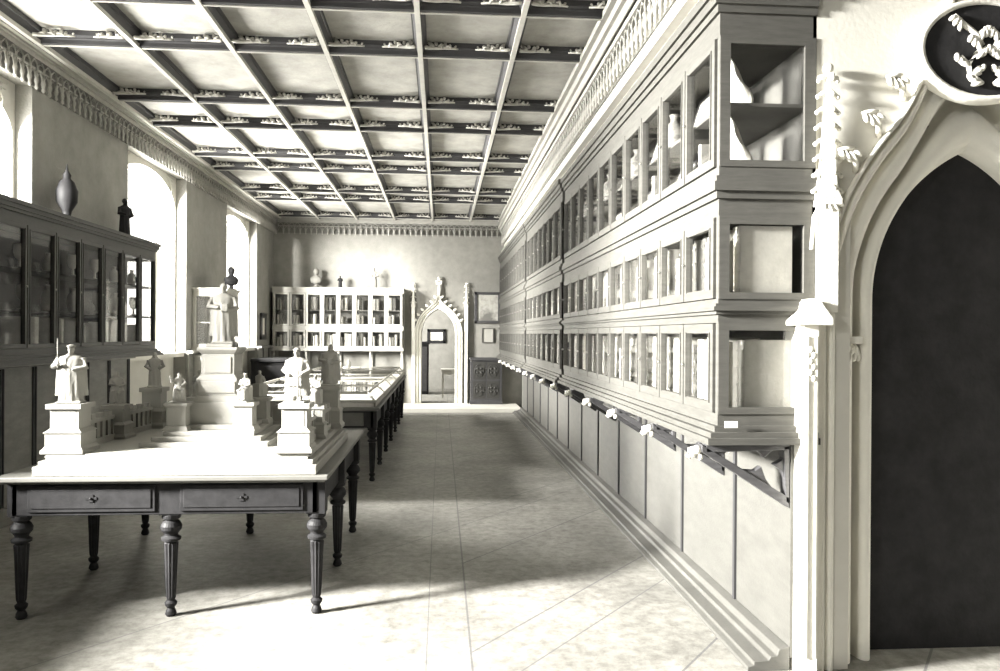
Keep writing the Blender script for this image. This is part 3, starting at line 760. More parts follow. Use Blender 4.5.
def pedestal(x, y, zt, w0=.085, low=.895):
    b = MB(); hh = zt - low
    b.box(x - w0 * 1.3, x + w0 * 1.3, y - w0 * 1.3, y + w0 * 1.3, low, low + hh * .08)
    b.frustum(x, y, low + hh * .08, low + hh * .14, w0 * 1.25, w0 * 1.25, w0 * 1.12, w0 * 1.12)
    b.box(x - w0 * 1.1, x + w0 * 1.1, y - w0 * 1.1, y + w0 * 1.1, low + hh * .12, low + hh * .42)
    b.frustum(x, y, low + hh * .42, low + hh * .5, w0 * 1.2, w0 * 1.2, w0 * .9, w0 * .9)
    b.box(x - w0 * .88, x + w0 * .88, y - w0 * .88, y + w0 * .88, low + hh * .48, low + hh * .9)
    b.box(x - w0 * .7, x + w0 * .7, y - w0 * .9, y - w0 * .88, low + hh * .53, low + hh * .86)
    b.box(x - w0 * 1.08, x + w0 * 1.08, y - w0 * 1.08, y + w0 * 1.08, low + hh * .9, zt)
    return b.build('statue_pedestal', M['plaster'], mm, bevel=.002)
PED = dict(fl=(-2.02, 4.44, 1.16, .085), fr=(-.80, 4.42, 1.163, .078), bl=(-1.97, 5.55, 1.17, .07), br=(-.77, 5.52, 1.185, .07), ml=(-2.0, 5.0, 1.10, .065), mr=(-.785, 4.97, 1.10, .06), mb=(-1.38, 5.56, 1.10, .06))
for k, (x, y, z, w0) in PED.items(): pedestal(x, y, z, w0)
def parapet(x0, y0, x1, y1, zt=1.045):
    """low wall with open panels and merlons between two pedestals"""
    b = MB(); L_ = math.hypot(x1 - x0, y1 - y0); dx, dy = (x1 - x0) / L_, (y1 - y0) / L_
    def bar(s0, s1, z0, z1, w_=.016):
        c = [(x0 + dx * s - dy * q, y0 + dy * s + dx * q) for s, q in ((s0, -w_), (s1, -w_), (s1, w_), (s0, w_))]
        b.prism(c, 'z', z0, z1)
    bar(0, L_, .895, .93, .022); bar(0, L_, zt - .022, zt, .022)
    n = max(3, int(L_ / .062))
    for i in range(n + 1): s = L_ * i / n; bar(max(0, s - .012), min(L_, s + .012), .93, zt - .022)
    m_ = max(2, int(L_ / .09))
    for i in range(m_): s = L_ * (i + .5) / m_; bar(s - .022, s + .022, zt, zt + .03)
    bar(0, L_, .93, zt - .02, .003)
    return b.build('parapet', M['plaster'], mm)
P = PED
parapet(-2.02, 4.52, -2.005, 4.93); parapet(-2.0, 5.07, -1.975, 5.48); parapet(-.80, 4.51, -.788, 4.90); parapet(-.784, 5.04, -.772, 5.44)
parapet(-1.90, 5.56, -1.45, 5.56); parapet(-1.31, 5.56, -.85, 5.54)
statue('statue', 'stand', .315, (-2.02, 4.44, 1.161), .15, 'white statuette with raised upright sword and broad mantle on the front corner pedestal', arms='sword', prop='sword_up cloak', hat='cap', wide=1.25, base=.2)
statue('statue', 'coat', .30, (-.80, 4.42, 1.164), -.15, 'white statuette in cap and short cloak holding sword point down, foremost corner', arms='side', prop='sword_down cloak', hat='cap', wide=1.15, base=.2)
statue('statue', 'stand', .24, (-1.97, 5.55, 1.171), .3, 'white statuette with a very long thin staff near the windows', arms='side', prop='staff', hat='hood', wide=1.1, base=.2)
statue('statue', 'stand', .285, (-.77, 5.52, 1.186), -.2, 'white robed statuette on the rear corner pedestal beside the display table', arms='front', prop='book cloak', hat='hood', wide=1.2, base=.2)
statue('statue', 'seat', .205, (-2.0, 5.0, 1.101), .5, 'white seated statuette on the middle of the parapet nearest the window wall', arms='front', hat='hood', base=.26)
statue('statue', 'seat', .19, (-.785, 4.97, 1.101), -.3, 'white seated statuette between the two standing ones on the aisle side', arms='front', hat='hair', base=.26)
statue('statue', 'stand', .37, (-1.345, 4.95, 1.483), .1, 'large white robed preacher statue holding a book on the tall central pedestal', arms='front', prop='book cloak', hat='hair', wide=1.1, base=.18)
statue('statue', 'seat', .17, (-1.55, 4.765, 1.138), .4, 'small white seated figure with raised arm at the central pedestal foot', arms='raise', hat='hood', base=.24)
statue('statue', 'seat', .17, (-1.165, 4.765, 1.138), -.3, 'small white seated bearded figure at the pedestal foot on the aisle side', arms='front', prop='scroll', hat='cap', base=.24)
statue('statue', 'seat', .17, (-1.165, 5.145, 1.138), 2.6, 'small white seated figure behind the central pedestal on the aisle side', arms='front', hat='hair', base=.24)
statue('statue', 'seat', .17, (-1.55, 5.145, 1.138), 3.6, 'small white seated figure behind the central pedestal on the window side', arms='front', hat='hair', base=.24)
statue('statue', 'seat', .18, (-1.38, 5.56, 1.101), 0, 'small white seated figure in the middle of the back parapet', arms='front', hat='hood', base=.26)

# --- long display table behind
D0, D1 = 8.16, 14.6
lg = [(x, 8.28 + (14.48 - 8.28) / 6 * k) for k in range(7) for x in (-2.22, -.715)]
t2 = long_table('display_table', 'long turned-leg display table with glazed desk case behind the model table', -2.31, -.635, D0, D1, lg)
for y0 in (8.225,):
    for x0, x1 in ((-1.43, -.80), (-2.15, -1.50)):
        dw = MB().box(x0, x1, y0 - .008, y0 + .002, .585, .725).build('drawer', M['oakpanel'], t2, bevel=.003)
        MB().blob(((x0 + x1) / 2, y0 - .014, .66), .012, 6, 4).build('knob', M['bronze'], dw)
vt = empty('desk_vitrine', (-1.47, 11.4, .783), 'long low glass-topped vitrine lying on the far display table', 'vitrine')
b = MB()
a0, a1, c0, c1 = -2.27, -.675, 8.2, 14.56
b.box(a0, a1, c0, c0 + .02, .783, .84); b.box(a0, a1, c1 - .02, c1, .783, .84); b.box(a0, a0 + .02, c0, c1, .783, .84); b.box(a1 - .02, a1, c0, c1, .783, .84)
b.build('side_frame', M['palewood'], vt, bevel=.003)
b = MB(); i_ = .09; zt2 = .925
def bar3(p, q, r=.016): return b.tube([p, q], r, 4)
for (p, q) in (((a0, c0), (a0 + i_, c0 + i_)), ((a1, c0), (a1 - i_, c0 + i_)), ((a0, c1), (a0 + i_, c1 - i_)), ((a1, c1), (a1 - i_, c1 - i_))): bar3((*p, .84), (*q, zt2))
bar3((a0 + i_, c0 + i_, zt2), (a1 - i_, c0 + i_, zt2)); bar3((a0 + i_, c1 - i_, zt2), (a1 - i_, c1 - i_, zt2)); bar3((a0 + i_, c0 + i_, zt2), (a0 + i_, c1 - i_, zt2)); bar3((a1 - i_, c0 + i_, zt2), (a1 - i_, c1 - i_, zt2))
bar3((a0, c0, .845), (a1, c0, .845)); bar3((a1, c0, .845), (a1, c1, .845)); bar3((a0, c0, .845), (a0, c1, .845)); bar3((a0, c1, .845), (a1, c1, .845))
for k in range(1, 5): y = c0 + (c1 - c0) * k / 5; bar3((a0 + i_, y, zt2), (a1 - i_, y, zt2), .012); bar3((a1, y, .845), (a1 - i_, y, zt2), .012); bar3((a0, y, .845), (a0 + i_, y, zt2), .012)
bar3(((a0 + a1) / 2, c0 + i_, zt2), ((a0 + a1) / 2, c1 - i_, zt2), .012)
b.build('glazing_bars', M['palewood'], vt)
MB().box(a0 + i_, a1 - i_, c0 + i_, c1 - i_, zt2 - .003, zt2).prism([(c0 + .005, .845), (c0 + .009, .845), (c0 + i_, zt2), (c0 + i_ - .004, zt2)], 'x', a0 + .05, a1 - .05).build('glass_top', M['glass'], vt)
MB().box(a0 + .02, a1 - .02, c0 + .02, c1 - .02, .784, .80).build('lining', M['cloth'], vt)
gi = 0
rows = ['nearest', 'second', 'third', 'fourth', 'fifth', 'sixth', 'seventh', 'eighth']
for k in range(8):
    for jx, x in enumerate((-2.0, -1.66, -1.28, -.93)):
        y = 8.55 + .78 * k; r_ = random.uniform(-.08, .08)
        o = MB().box(-.12, .12, -.17, .17, 0, .006).box(-.10, .10, -.15, .15, .006, .009).build('document', M['paper'] if (k + jx) % 3 else BOOKM[1])
        o.location = (x, y, .801); o.rotation_euler = (0, 0, r_)
        tag(o, 'flat document in the vitrine, %s row, %s' % (rows[k], ['beside the window-side edge', 'inner window-side column', 'inner aisle-side column', 'beside the aisle edge'][jx]), 'document', 'documents in the desk vitrine')
for k, (x, h_) in enumerate(((-1.98, .10), (-1.80, .13), (-1.66, .15))):
    jar(x, 14.3, .926, h_, M['plaster'], 'white_bottle', ['shortest', 'middle', 'tallest'][k] + ' of three white bottles at the far end of the vitrine', 'bottle')

# --- statuettes on top of the cases
statue('statue', 'stand', .42, (-3.30, 8.42, 2.521), 1.0, 'dark bronze statuette silhouetted against the window on top of the dark wall case', m=M['bronze'], arms='front', hat='hair', wide=.9, vox=.006)
b = MB(); b.lathe(-3.32, 7.2, [(.07, 2.521), (.075, 2.54), (.03, 2.57), (.04, 2.62), (.085, 2.70), (.09, 2.80), (.06, 2.88), (.03, 2.91), (.035, 2.94), (.012, 2.98), (.004, 3.04)], 16)
tag(b.build('lidded_urn', M['bronze'], recenter=True), 'dark lidded urn with pointed top standing on the dark wall case', 'urn')
def bust(x, y, z, h, m, rz, label):
    b = MB(); n = 20
    b.lathe(0, 0, [(.16 * h, 0), (.16 * h, .05 * h), (.09 * h, .09 * h), (.08 * h, .2 * h), (.12 * h, .24 * h)], 14)
    R = []
    for zz, rx, ry in ((.20, .12, .1), (.26, .26, .17), (.38, .31, .19), (.50, .29, .17), (.57, .17, .12), (.63, .10, .10), (.70, .09, .09)):
        R.append([(rx * h * math.cos(2 * PI * i / n), ry * h * math.sin(2 * PI * i / n), zz * h) for i in range(n)])
    b.rings(R); b.blob((0, -.01 * h, .82 * h), (.145 * h, .16 * h, .19 * h), 14, 10); b.blob((0, -.15 * h, .8 * h), (.03 * h, .035 * h, .045 * h), 8, 5)
    b.blob((0, .03 * h, .88 * h), (.14 * h, .14 * h, .13 * h), 12, 8); b.blob((0, -.11 * h, .70 * h), (.06 * h, .05 * h, .05 * h), 8, 6)
    o = b.build('bust', m, remesh=h * .014); o.location = (x, y, z); o.rotation_euler = (0, 0, rz); return tag(o, label, 'bust')
bust(-3.09, 11.78, 2.181, .34, M['bronze'], .5, 'dark bust standing on the small case of the pier')
bust(-2.58, 16.38, 2.491, .40, M['plaster'], 0, 'white plaster bust on top of the back bookcase')
statue('statue', 'stand', .25, (-2.09, 16.38, 2.491), 0, 'small dark bronze figure on top of the back bookcase', m=M['bronze'], arms='front', hat='hair', vox=.005)
statue('statue', 'stand', .42, (-1.40, 16.38, 2.491), 0, 'tall white plaster figure on top of the back bookcase', arms='front', hat='hair', vox=.007)

# --- picture frames
def frame_pic(name, T, w_, h_, fw, label, fm, pm):
    t = empty(name, T(0, 0, 0), label, 'picture')
    f = MB(T)
    for a0, a1, b0, b1 in ((-w_ / 2, -w_ / 2 + fw, 0, h_), (w_ / 2 - fw, w_ / 2, 0, h_), (-w_ / 2, w_ / 2, 0, fw), (-w_ / 2, w_ / 2, h_ - fw, h_)): f.box(.0, .035, a0, a1, b0, b1)
    f.build('frame', fm, t, bevel=.006)
    p = MB(T).box(.008, .014, -w_ / 2 + fw, w_ / 2 - fw, fw, h_ - fw).build('picture_sheet', pm, t)
    return t
frame_pic('framed_picture', lambda d, l, z: (.985 + l, YB - .003 - d, 1.78 + z), .56, .67, .06, 'dark framed faded picture on the back wall beside the small doorway', M['oakdark'], M['print'])
frame_pic('framed_notice', lambda d, l, z: (.99 + l, YB - .003 - d, 1.37 + z), .25, .31, .015, 'small light framed notice hanging below the dark picture', M['tabletop'], M['palewood'])
frame_pic('framed_picture', lambda d, l, z: (XL + .003 + d, 15.62 + l, 1.42 + z), .45, .52, .10, 'small dark framed panel on the window wall near the far corner', M['oakdark'], M['paper'])

# --- carved dark panels right of the small door
def carved_chest(x0, x1, label):
    t = empty('panelled_chest', ((x0 + x1) / 2, 16.45, .086), label, 'chest')
    b = MB().box(x0, x1, 16.30, YB - .002, .086, 1.0).box(x0 - .02, x1 + .02, 16.27, YB - .002, 1.0, 1.06).box(x0 - .015, x1 + .015, 16.28, YB - .002, .086, .16)
    b.build('body', M['oakdark'], t, bevel=.006)
    n = 2; w_ = (x1 - x0 - .08) / n
    for i in range(n):
        for j in range(2):
            cx = x0 + .04 + w_ * (i + .5); cz = .39 + .40 * j
            p = MB()
            p.box(cx - w_ / 2 + .015, cx + w_ / 2 - .015, 16.292, 16.30, cz - .18, cz + .18)
            p.tube([(cx + .12 * min(1, w_ / .36) * math.cos(a), 16.288, cz + .13 * math.sin(a)) for a in [2 * PI * q / 16 for q in range(17)]], .009, 6)
            for q in range(4):
                a = PI / 4 + q * PI / 2; p.blob((cx + .055 * math.cos(a), 16.288, cz + .06 * math.sin(a)), (.028, .012, .028), 8, 5)
            p.build('carved_panel', M['leftoak'], t)
carved_chest(.62, 1.28, 'dark panelled chest with roundels on the step beside the small doorway')

# --- back Gothic portal
pt = empty('gothic_doorway', (DCX, YB, .085), 'small pale Gothic doorway with crocketed ogee hood in the back wall', 'doorway')
def arch_loft(I, O, prof, yface, mirror_x=None):
    """I,O: matching point lists (x,z); prof: [(s, depth)] across from inner to outer"""
    b = MB()
    def grid(I, O):
        R = []
        for (xi, zi), (xo, zo) in zip(I, O): R.append([(xi + (xo - xi) * s, yface + d, zi + (zo - zi) * s) for s, d in prof])
        return R
    b.rings(grid(I, O), closed=False, smooth=True)
    if mirror_x is not None:
        b.rings([[(2 * mirror_x - p[0], p[1], p[2]) for p in r] for r in grid(I, O)], closed=False, smooth=True)
    return b
def resample(P, n):
    d = [0]
    for a, c in zip(P, P[1:]): d.append(d[-1] + math.hypot(c[0] - a[0], c[1] - a[1]))
    out = []
    for i in range(n + 1):
        t = d[-1] * i / n; k = 0
        while k < len(d) - 2 and d[k + 1] < t: k += 1
        f = (t - d[k]) / (d[k + 1] - d[k]); out.append((P[k][0] + (P[k + 1][0] - P[k][0]) * f, P[k][1] + (P[k + 1][1] - P[k][1]) * f))
    return out
def catmull(P, m=6):
    Q = [P[0]] + P + [P[-1]]; out = []
    for i in range(1, len(Q) - 2):
        for k in range(m):
            t = k / m; r = []
            for c in (0, 1):
                p0, p1, p2, p3 = Q[i - 1][c], Q[i][c], Q[i + 1][c], Q[i + 2][c]
                r.append(.5 * (2 * p1 + (p2 - p0) * t + (2 * p0 - 5 * p1 + 4 * p2 - p3) * t * t + (3 * p1 - p0 - 3 * p2 + p3) * t ** 3))
            out.append(tuple(r))
    out.append(P[-1]); return out
n = 24
I = [(DX0, .087), (DX0, DSP * .5), (DX0, DSP)] + resample(dl, n)[1:]
Oo = catmull([(-.56, DSP), (-.545, 1.68), (-.485, 1.85), (-.37, 2.02), (-.22, 2.15), (-.11, 2.25), (DCX, 2.42)])
O = [(-.56, .087), (-.56, DSP * .5), (-.56, DSP)] + resample(Oo, n)[1:]
prof = [(0, -.001), (0, -.02), (.12, -.05), (.25, -.03), (.33, .0), (.42, -.01), (.5, -.06), (.62, -.07), (.72, -.03), (.80, -.03), (.86, -.09), (.97, -.10), (1.0, -.06), (1.0, 0)]
arch_loft(I, O, prof, YB, DCX).build('moulded_arch', M['stone'], pt)
for s in (-1, 1):
    for (x, z) in resample(Oo, 8)[2:8]:
        xx = x if s < 0 else 2 * DCX - x
        MB().blob((xx - s * 0 + s * .03, YB - .09, z + .03), (.035, .03, .028), 8, 5).blob((xx + s * .055, YB - .10, z + .05), (.02, .022, .016), 8, 5).build('crocket', M['stone'], pt)
def pinnacle(x, y, z0, zs, zt, w0, m, parent, cro=5, cs=.02):
    b = MB()
    b.box(x - w0, x + w0, y - w0, y + w0, z0, zs)
    b.box(x - w0 * 1.3, x + w0 * 1.3, y - w0 * 1.3, y + w0 * 1.3, zs - .03, zs)
    b.prism([(x - w0 * 1.2, zs), (x + w0 * 1.2, zs), (x, zs + w0 * 2.6)], 'y', y - w0 * 1.35, y - w0 * 1.1)   # gablets
    for a in (-1, 1): b.prism([(y - w0 * 1.1, zs), (y + w0 * 1.1, zs), (y, zs + w0 * 2.6)], 'x', *sorted((x + a * w0 * 1.1, x + a * w0 * 1.3)))
    b.frustum(x, y, zs, zt, w0 * .95, w0 * .95, w0 * .18, w0 * .18)
    b.blob((x, y, zt + cs * .8), (cs * 1.1, cs * 1.1, cs), 8, 5)
    for s in (-1, 1): b.blob((x + s * cs * 1.3, y, zt - cs), (cs * .9, cs * .6, cs * .6), 8, 5)
    b.blob((x, y - cs * 1.3, zt - cs), (cs * .6, cs * .9, cs * .6), 8, 5)
    o = b.build('pinnacle', m, parent)
    c = 0
    for k in range(cro):
        f = (k + .6) / cro; z = zs + (zt - zs) * f; w_ = w0 * (.95 - .77 * f)
        for dx, dy in ((-1, 0), (1, 0), (0, -1)):
            q = MB()
            ex, ey = x + dx * (w_ + cs * .7), y + dy * (w_ + cs * .7)
            q.tube([(x + dx * w_, y + dy * w_, z), (ex, ey, z + cs * .3), (x + dx * (w_ + cs * 1.5), y + dy * (w_ + cs * 1.5), z - cs * .3)], [cs * .35, cs * .45, cs * .3], 6)
            q.blob((x + dx * (w_ + cs * 1.5), y + dy * (w_ + cs * 1.5), z - cs * .4), (cs * .5, cs * .5, cs * .45), 6, 4)
            q.build('crocket', m, o)
    return o
for s, x in ((-1, -.585), (1, .53)):
    pinnacle(x, YB - .06, DSP + .05, 2.15, 2.60, .035, M['stone'], pt, 4, .022)
    MB().box(x - .03, x + .03, YB - .10, YB - .001, .087, DSP + .05).build('side_shaft', M['stone'], pt)
b = MB(); b.frustum(DCX, YB - .07, 2.38, 2.62, .03, .03, .015, .015); b.box(DCX - .06, DCX + .06, YB - .09, YB - .05, 2.60, 2.64); b.blob((DCX, YB - .07, 2.71), (.035, .03, .05), 8, 5); b.blob((DCX - .05, YB - .07, 2.66), .022); b.blob((DCX + .05, YB - .07, 2.66), .022)
b.build('finial', M['stone'], pt)

# --- room beyond the small doorway
fr_ = MB()
fr_.box(-2.2, 2.4, YB + .4, 21.0, -.02, .085)
struct(fr_.build('floor_beyond', M['floor']))
struct(MB().box(-2.2, 2.4, 21.0, 21.2, 0, 3.4).box(-2.4, -2.2, YB + .4, 18.0, 0, 3.4).box(-2.4, -2.2, 19.8, 21.0, 0, 3.4).box(-2.4, -2.2, 18.0, 19.8, 0, .9).box(-2.4, -2.2, 18.0, 19.8, 2.8, 3.4).box(2.4, 2.6, YB + .4, 21.0, 0, 3.4).build('wall_beyond', M['wall']))
struct(MB().box(-2.4, 2.6, YB + .4, 21.2, 3.4, 3.5).build('ceiling_beyond', M['wall']))
wb = struct(MB().box(-2.32, -2.28, 18.0, 18.05, .9, 2.8).box(-2.32, -2.28, 19.75, 19.8, .9, 2.8).box(-2.32, -2.28, 18.05, 19.75, .9, .95).box(-2.32, -2.28, 18.05, 19.75, 2.75, 2.8).build('window_6', M['palewood']))
MB().box(-2.302, -2.298, 18.05, 19.75, .95, 2.75).build('glass_pane', M['pane'], wb)
t = empty('side_table', (.22, 18.2, .085), 'pale narrow table with legs seen through the small doorway', 'table')
MB().box(.0, .62, 17.9, 18.6, .70, .74).build('table_top', M['palewood'], t, bevel=.004)
MB().box(.03, .59, 17.93, 18.57, .62, .70).build('apron', M['palewood'], t)
for x in (.05, .57):
    for y in (17.95, 18.55): MB().frustum(x, y, .086, .63, .015, .015, .024, .024).build('leg', M['palewood'], t)
t = empty('dark_cupboard', (-.75, 19.3, .085), 'dark cupboard in the room beyond the small doorway', 'cupboard')
MB().box(-1.3, -.30, 19.0, 19.6, .086, 1.30).box(-1.33, -.27, 18.97, 19.63, 1.30, 1.36).build('body', M['dark'], t, bevel=.01)
for x0, x1 in ((-1.27, -.82), (-.78, -.33)): MB().box(x0, x1, 18.98, 19.0, .16, 1.24).build('door', M['oakdark'], t, bevel=.005)
frame_pic('framed_picture', lambda d, l, z: (-.12 + l, 20.997 - d, 1.30 + z), .50, .38, .08, 'dark framed picture on the far wall beyond the small doorway', M['dark'], M['paper'])

# ------------------------------------------------------------------ big stone doorway on the right
AX = 2.56
g = empty('stone_doorway', (AX, YE, 0), 'large pale stone Gothic doorway with deep mouldings and dark opening', 'doorway')
K_ = 1.037; r_ = .776 * K_; cx_ = 2.781 * K_; n = 30; ZS_ = 1.55 + .17 * K_
th = math.acos((cx_ - AX) / r_)
Ia = [(cx_ - r_ * math.cos(th * i / n), ZS_ + r_ * math.sin(th * i / n)) for i in range(n + 1)]
Oa = resample(catmull([(1.752, 1.62), (1.75, 1.74), (1.762, 1.895), (1.807, 2.05), (1.862, 2.194), (1.925, 2.31), (2.02, 2.45), (2.148, 2.607), (2.24, 2.795), (2.33, 3.05), (2.44, 3.28), (AX, 3.45)]), n)
I = [(2.079, .0), (2.079, .8), (2.079, 1.6)] + Ia
O = [(1.752, .0), (1.752, .8), (1.752, 1.6)] + Oa
def roll(s0, s1, d0, h, m=8):
    return [(s0 + (s1 - s0) * (1 - math.cos(PI * k / m)) / 2, d0 - h * math.sin(PI * k / m)) for k in range(m + 1)]
prof = [(0, .21), (0, .145), (.02, .135)] + roll(.03, .22, .13, .05) + [(.23, .16)] + roll(.235, .36, .17, -.045, 6) + [(.365, .13), (.38, .09), (.39, .075)] + roll(.40, .68, .075, .028) + [(.69, .10)] + roll(.695, .75, .10, -.02, 4) + [(.755, .05)] + roll(.76, .90, .03, .05) + [(.905, .045), (.935, .045), (.94, -.01), (.955, -.035), (1.0, -.035), (1.0, .0)]
arch_loft(I, O, prof, YE, AX).build('moulded_arch', M['stone'], g)
# dark hollow band between roll and hood in the head of the arch is formed by the profile; closed door leaf behind
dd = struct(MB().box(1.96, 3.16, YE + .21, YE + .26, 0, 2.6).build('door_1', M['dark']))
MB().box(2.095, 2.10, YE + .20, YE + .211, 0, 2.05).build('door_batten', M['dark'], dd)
# wall around the arch
wv = MB()
for s in (0, 1):
    fx = (lambda x: x) if s == 0 else (lambda x: 2 * AX - x)
    edge = XR if s == 0 else XE
    for i in range(len(O) - 1):
        (x0, z0), (x1, z1) = O[i], O[i + 1]
        wv.add([(edge, YE, z0), (fx(x0), YE, z0), (fx(x1), YE, z1), (edge, YE, z1)], [(0, 1, 2, 3)])
wv.add([(XR, YE, 3.45), (XE, YE, 3.45), (XE, YE, 4.3), (XR, YE, 4.3)], [(0, 1, 2, 3)])
wv.box(XR, 1.90, YE + .002, YE + .52, 0, 4.3); wv.box(3.25, XE, YE + .25, YE + .52, 0, 4.3); wv.box(XR, XE, YE + .27, YE + .52, 0, 4.3)
struct(wv.build('wall_front', M['stonewall'], fixn=False))
# buttress with gabled cap, on both sides
for s in (-1, 1):
    q = (lambda x: x) if s < 0 else (lambda x: 2 * AX - x)
    b = MB()
    xa, xb = sorted((q(1.635), q(1.70)))
    b.box(xa, xb, YE - .10, YE + (.0 if s > 0 else .10), 0, 1.60)
    xa, xb = sorted((q(1.70), q(1.752)))
    b.box(xa, xb, YE - .035, YE, 0, 1.60)
    for xx in (1.648, 1.688): b.box(q(xx) - .004, q(xx) + .004, YE - .106, YE - .10, .1, 1.55)
    for k in range(6):   # leaf carving at the head of the panel
        b.blob((q(1.668) + .007 * (-1) ** k, YE - .104, 1.36 + .026 * k), (.011, .006, .017), 6, 4)
    b.build('buttress', M['stone'], g, bevel=.004)
    b = MB(); xm = q(1.675)
    b.prism([(xm - .085, 1.60), (xm + .075, 1.60), (xm + .075, 1.63), (xm + .03, 1.69), (xm + .01, 1.72), (xm - .01, 1.72), (xm - .05, 1.655), (xm - .085, 1.62)], 'y', YE - .14, YE + .0)
    b.build('buttress_cap', M['stone'], g, bevel=.004)
    xm = q(1.765)
    MB().box(xm - .028, xm + .028, YE - .05, YE, 1.60, 1.66).build('corbel_block', M['stone'], g, bevel=.004)
    # crocketed pinnacle
    pinnacle(q(1.765), YE - .04, 1.66, 2.18, 2.76, .036, M['stone'], g, 8, .024)
    # secondary blind arch beside the pinnacle
    b = MB(); x0 = q(1.765); sg = 1 if s < 0 else -1
    b.tube([(x0 - sg * .07, YE - .03, 1.95), (x0 - sg * .06, YE - .035, 2.1), (x0 - sg * .015, YE - .05, 2.22)], .008, 6)
    b.tube([(x0 + sg * .06, YE - .03, 1.98), (x0 + sg * .05, YE - .035, 2.1), (x0 + sg * .005, YE - .05, 2.22)], .008, 6)
    b.build('blind_gable', M['stone'], g)
    # leafy crockets on the hood
    for (x, z) in ((1.80, 2.13), (1.885, 2.36), (1.995, 2.53), (2.11, 2.70)):
        c = MB(); x = q(x)
        c.tube([(x + sg * .035, YE + .0, z - .04), (x + sg * .01, YE - .05, z - .01), (x - sg * .03, YE - .07, z + .02)], [.014, .014, .010], 8)
        hx, hz = x - sg * .045, z + .035
        for dx, dz, L_, a in ((.0, .012, .045, .15), (-.022, -.012, .030, -1.2), (.004, -.022, .036, -1.0), (.030, -.022, .034, -.75), (.052, -.008, .026, -.5)):
            c.blob((hx + sg * dx, YE - .07, hz + dz), (L_, .016, .011), 8, 5, Euler((0, -sg * a, 0)).to_matrix())
        c.blob((hx + sg * .02, YE - .055, hz - .005), (.04, .018, .022), 8, 5)
        c.build('leaf_crocket', M['stone'], g)
    # carved capital in the hollow
    c = MB(); x0 = q(1.93)
    for k in range(9):
        c.blob((x0 + sg * (-.03 + .012 * k), YE + .035 + .009 * k, 1.475 + .022 * math.sin(k * 2.2)), (.014, .018, .026), 7, 5)
    c.box(min(x0 - sg * .01, x0 + sg * .06), max(x0 - sg * .01, x0 + sg * .06), YE + .05, YE + .13, 1.515, 1.55)
    c.build('carved_capital', M['stone'], g)
# medallion with foliate relief at the crown of the arch
md = MB(); mz = 2.88; R_ = []
for rr, yy in ((.238, .0), (.24, -.06), (.233, -.08), (.215, -.08), (.21, -.065)):
    R_.append([(AX - .05 + rr * 1.42 * math.cos(2 * PI * i / 40), YE + yy, mz + rr * math.sin(2 * PI * i / 40)) for i in range(40)])
md.rings(R_, cap=False)
mo = md.build('shield_medallion', M['stone'], g)
MB().prism([(AX - .05 + .305 * math.cos(2 * PI * i / 40), mz + .214 * math.sin(2 * PI * i / 40)) for i in range(40)], 'y', YE - .066, YE - .02).build('shield_field', M['dark'], mo)
c = MB(); mx = AX - .05
for sg2 in (-1, 1):
    stem = [(mx + sg2 * (.03 + .05 * math.sin(k * 1.1)) + sg2 * .012 * k, YE - .078, mz - .16 + .045 * k) for k in range(8)]
    c.tube(stem, [.012] * 7 + [.006], 6)
    for k in range(7):
        px, _, pz = stem[k]; sd = (-1) ** k
        for q in range(3):
            a = .5 * q - .2 + .3 * k; L_ = .034 - .006 * q
            c.blob((px + sg2 * sd * (.022 + .018 * q), YE - .082, pz + .012 + .014 * (q - 1)), (L_, .014, .012), 7, 5, Euler((0, -sg2 * sd * a, 0)).to_matrix())
        c.tube([(px, YE - .08, pz), (px + sg2 * sd * .04, YE - .085, pz + .03), (px + sg2 * sd * .055, YE - .08, pz + .01)], [.008, .007, .004], 5)
c.build('foliate_relief', M['carv'], mo)

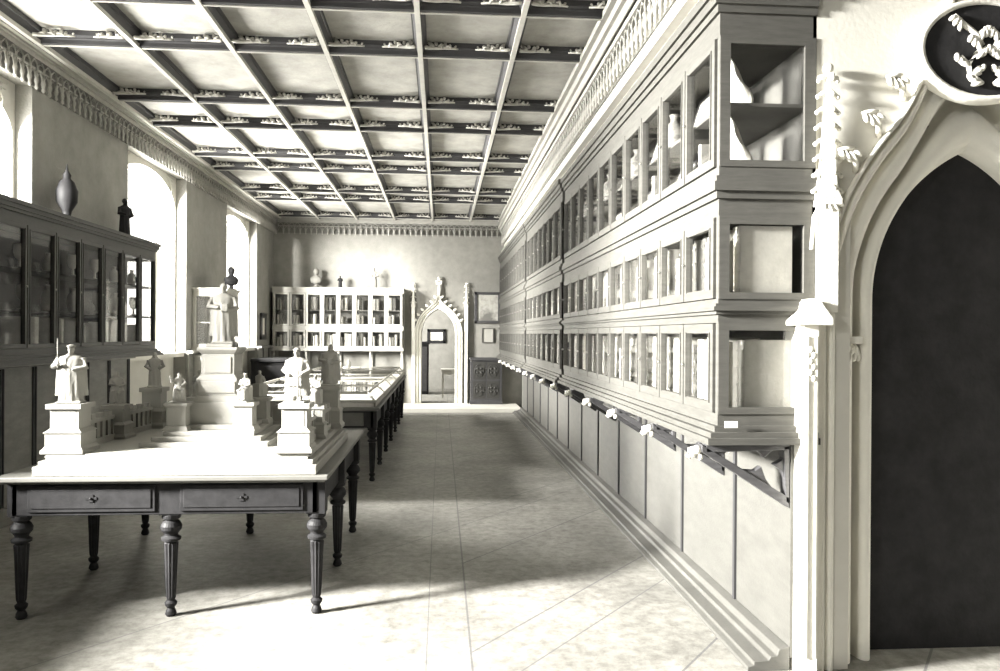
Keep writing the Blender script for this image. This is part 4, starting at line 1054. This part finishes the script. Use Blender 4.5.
# ------------------------------------------------------------------ light: overcast daylight through the windows, plus an added fill lamp
wld = bpy.data.worlds.new('sky'); SC.world = wld; wld.use_nodes = True
bg = wld.node_tree.nodes['Background']; bg.inputs[0].default_value = (1, .99, .95, 1); bg.inputs[1].default_value = 4.6
def win_light(name, x, y, z, sy, sz, power, rx=PI / 2, rz=-PI / 2, tilt=0, spread=180):
    l = bpy.data.lights.new(name, 'AREA'); l.shape = 'RECTANGLE'; l.size = sy; l.size_y = sz; l.energy = power
    l.color = (1, .985, .94); l.spread = math.radians(spread)
    o = bpy.data.objects.new(name, l); COL.objects.link(o); o.location = (x, y, z)
    o.rotation_euler = Euler((PI / 2 + tilt, 0, -PI / 2), 'XYZ')
    return o
POW = [20, 240, 620, 620, 560]
for k, (a, c) in enumerate(WIN):
    win_light('daylight_%d' % k, XL - .62, (a + c) / 2, 2.2, 1.0, 1.7, POW[k], tilt=.45, spread=120)
def far_light(name, loc, target, size, power):
    o = win_light(name, *loc, size, size, power)
    d = (Vector(target) - Vector(loc)).normalized(); o.rotation_euler = d.to_track_quat('-Z', 'Y').to_euler(); return o
far_light('sunlit_sky_far', (-7.2, 12.4, 4.6), (0, 7.6, .5), .8, 7500)
far_light('sunlit_sky_near', (-7.2, 1.75, 3.8), (-.8, 4.4, .8), 1.0, 21000)
far_light('sunlit_sky_rear', (-7.2, -5.4, 3.6), (1.9, 3.4, 1.9), .5, 700)
o_ = far_light('case_front_fill', (-8.5, 7.9, 3.6), (1.2, 7.9, 2.0), 2.2, 26000); o_.data.size = 6.0  # unseen lamp added outside to brighten the long case fronts
win_light('daylight_beyond', -2.6, 18.9, 1.9, 1.6, 1.8, 1500)

# ------------------------------------------------------------------ camera
cam = bpy.data.cameras.new('camera'); co = bpy.data.objects.new('camera', cam); COL.objects.link(co); SC.camera = co
cam.sensor_width = 36; cam.lens = 780 / 1000 * 36; cam.clip_start = .05
co.location = (0, 0, 1.55)
yaw, pit, roll = math.radians(4.326), math.radians(-.0835), math.radians(.35)
w_ = Vector((math.sin(yaw) * math.cos(pit), math.cos(yaw) * math.cos(pit), math.sin(pit)))
r0 = Vector((math.cos(yaw), -math.sin(yaw), 0)); u0 = r0.cross(w_)
rr = r0 * math.cos(roll) + u0 * math.sin(roll); uu = -r0 * math.sin(roll) + u0 * math.cos(roll)
m3 = Matrix((rr, uu, -w_)).transposed()
co.rotation_euler = m3.to_euler()

SC.view_settings.view_transform = 'Standard'; SC.view_settings.look = 'None'
SC.view_settings.exposure = -1.0; SC.view_settings.gamma = 1.0; SC.view_settings.use_curve_mapping = False
SC.cycles.use_denoising = True
SC.cycles.max_bounces = 10; SC.cycles.diffuse_bounces = 6; SC.cycles.transparent_max_bounces = 24
SC.cycles.sample_clamp_indirect = 10
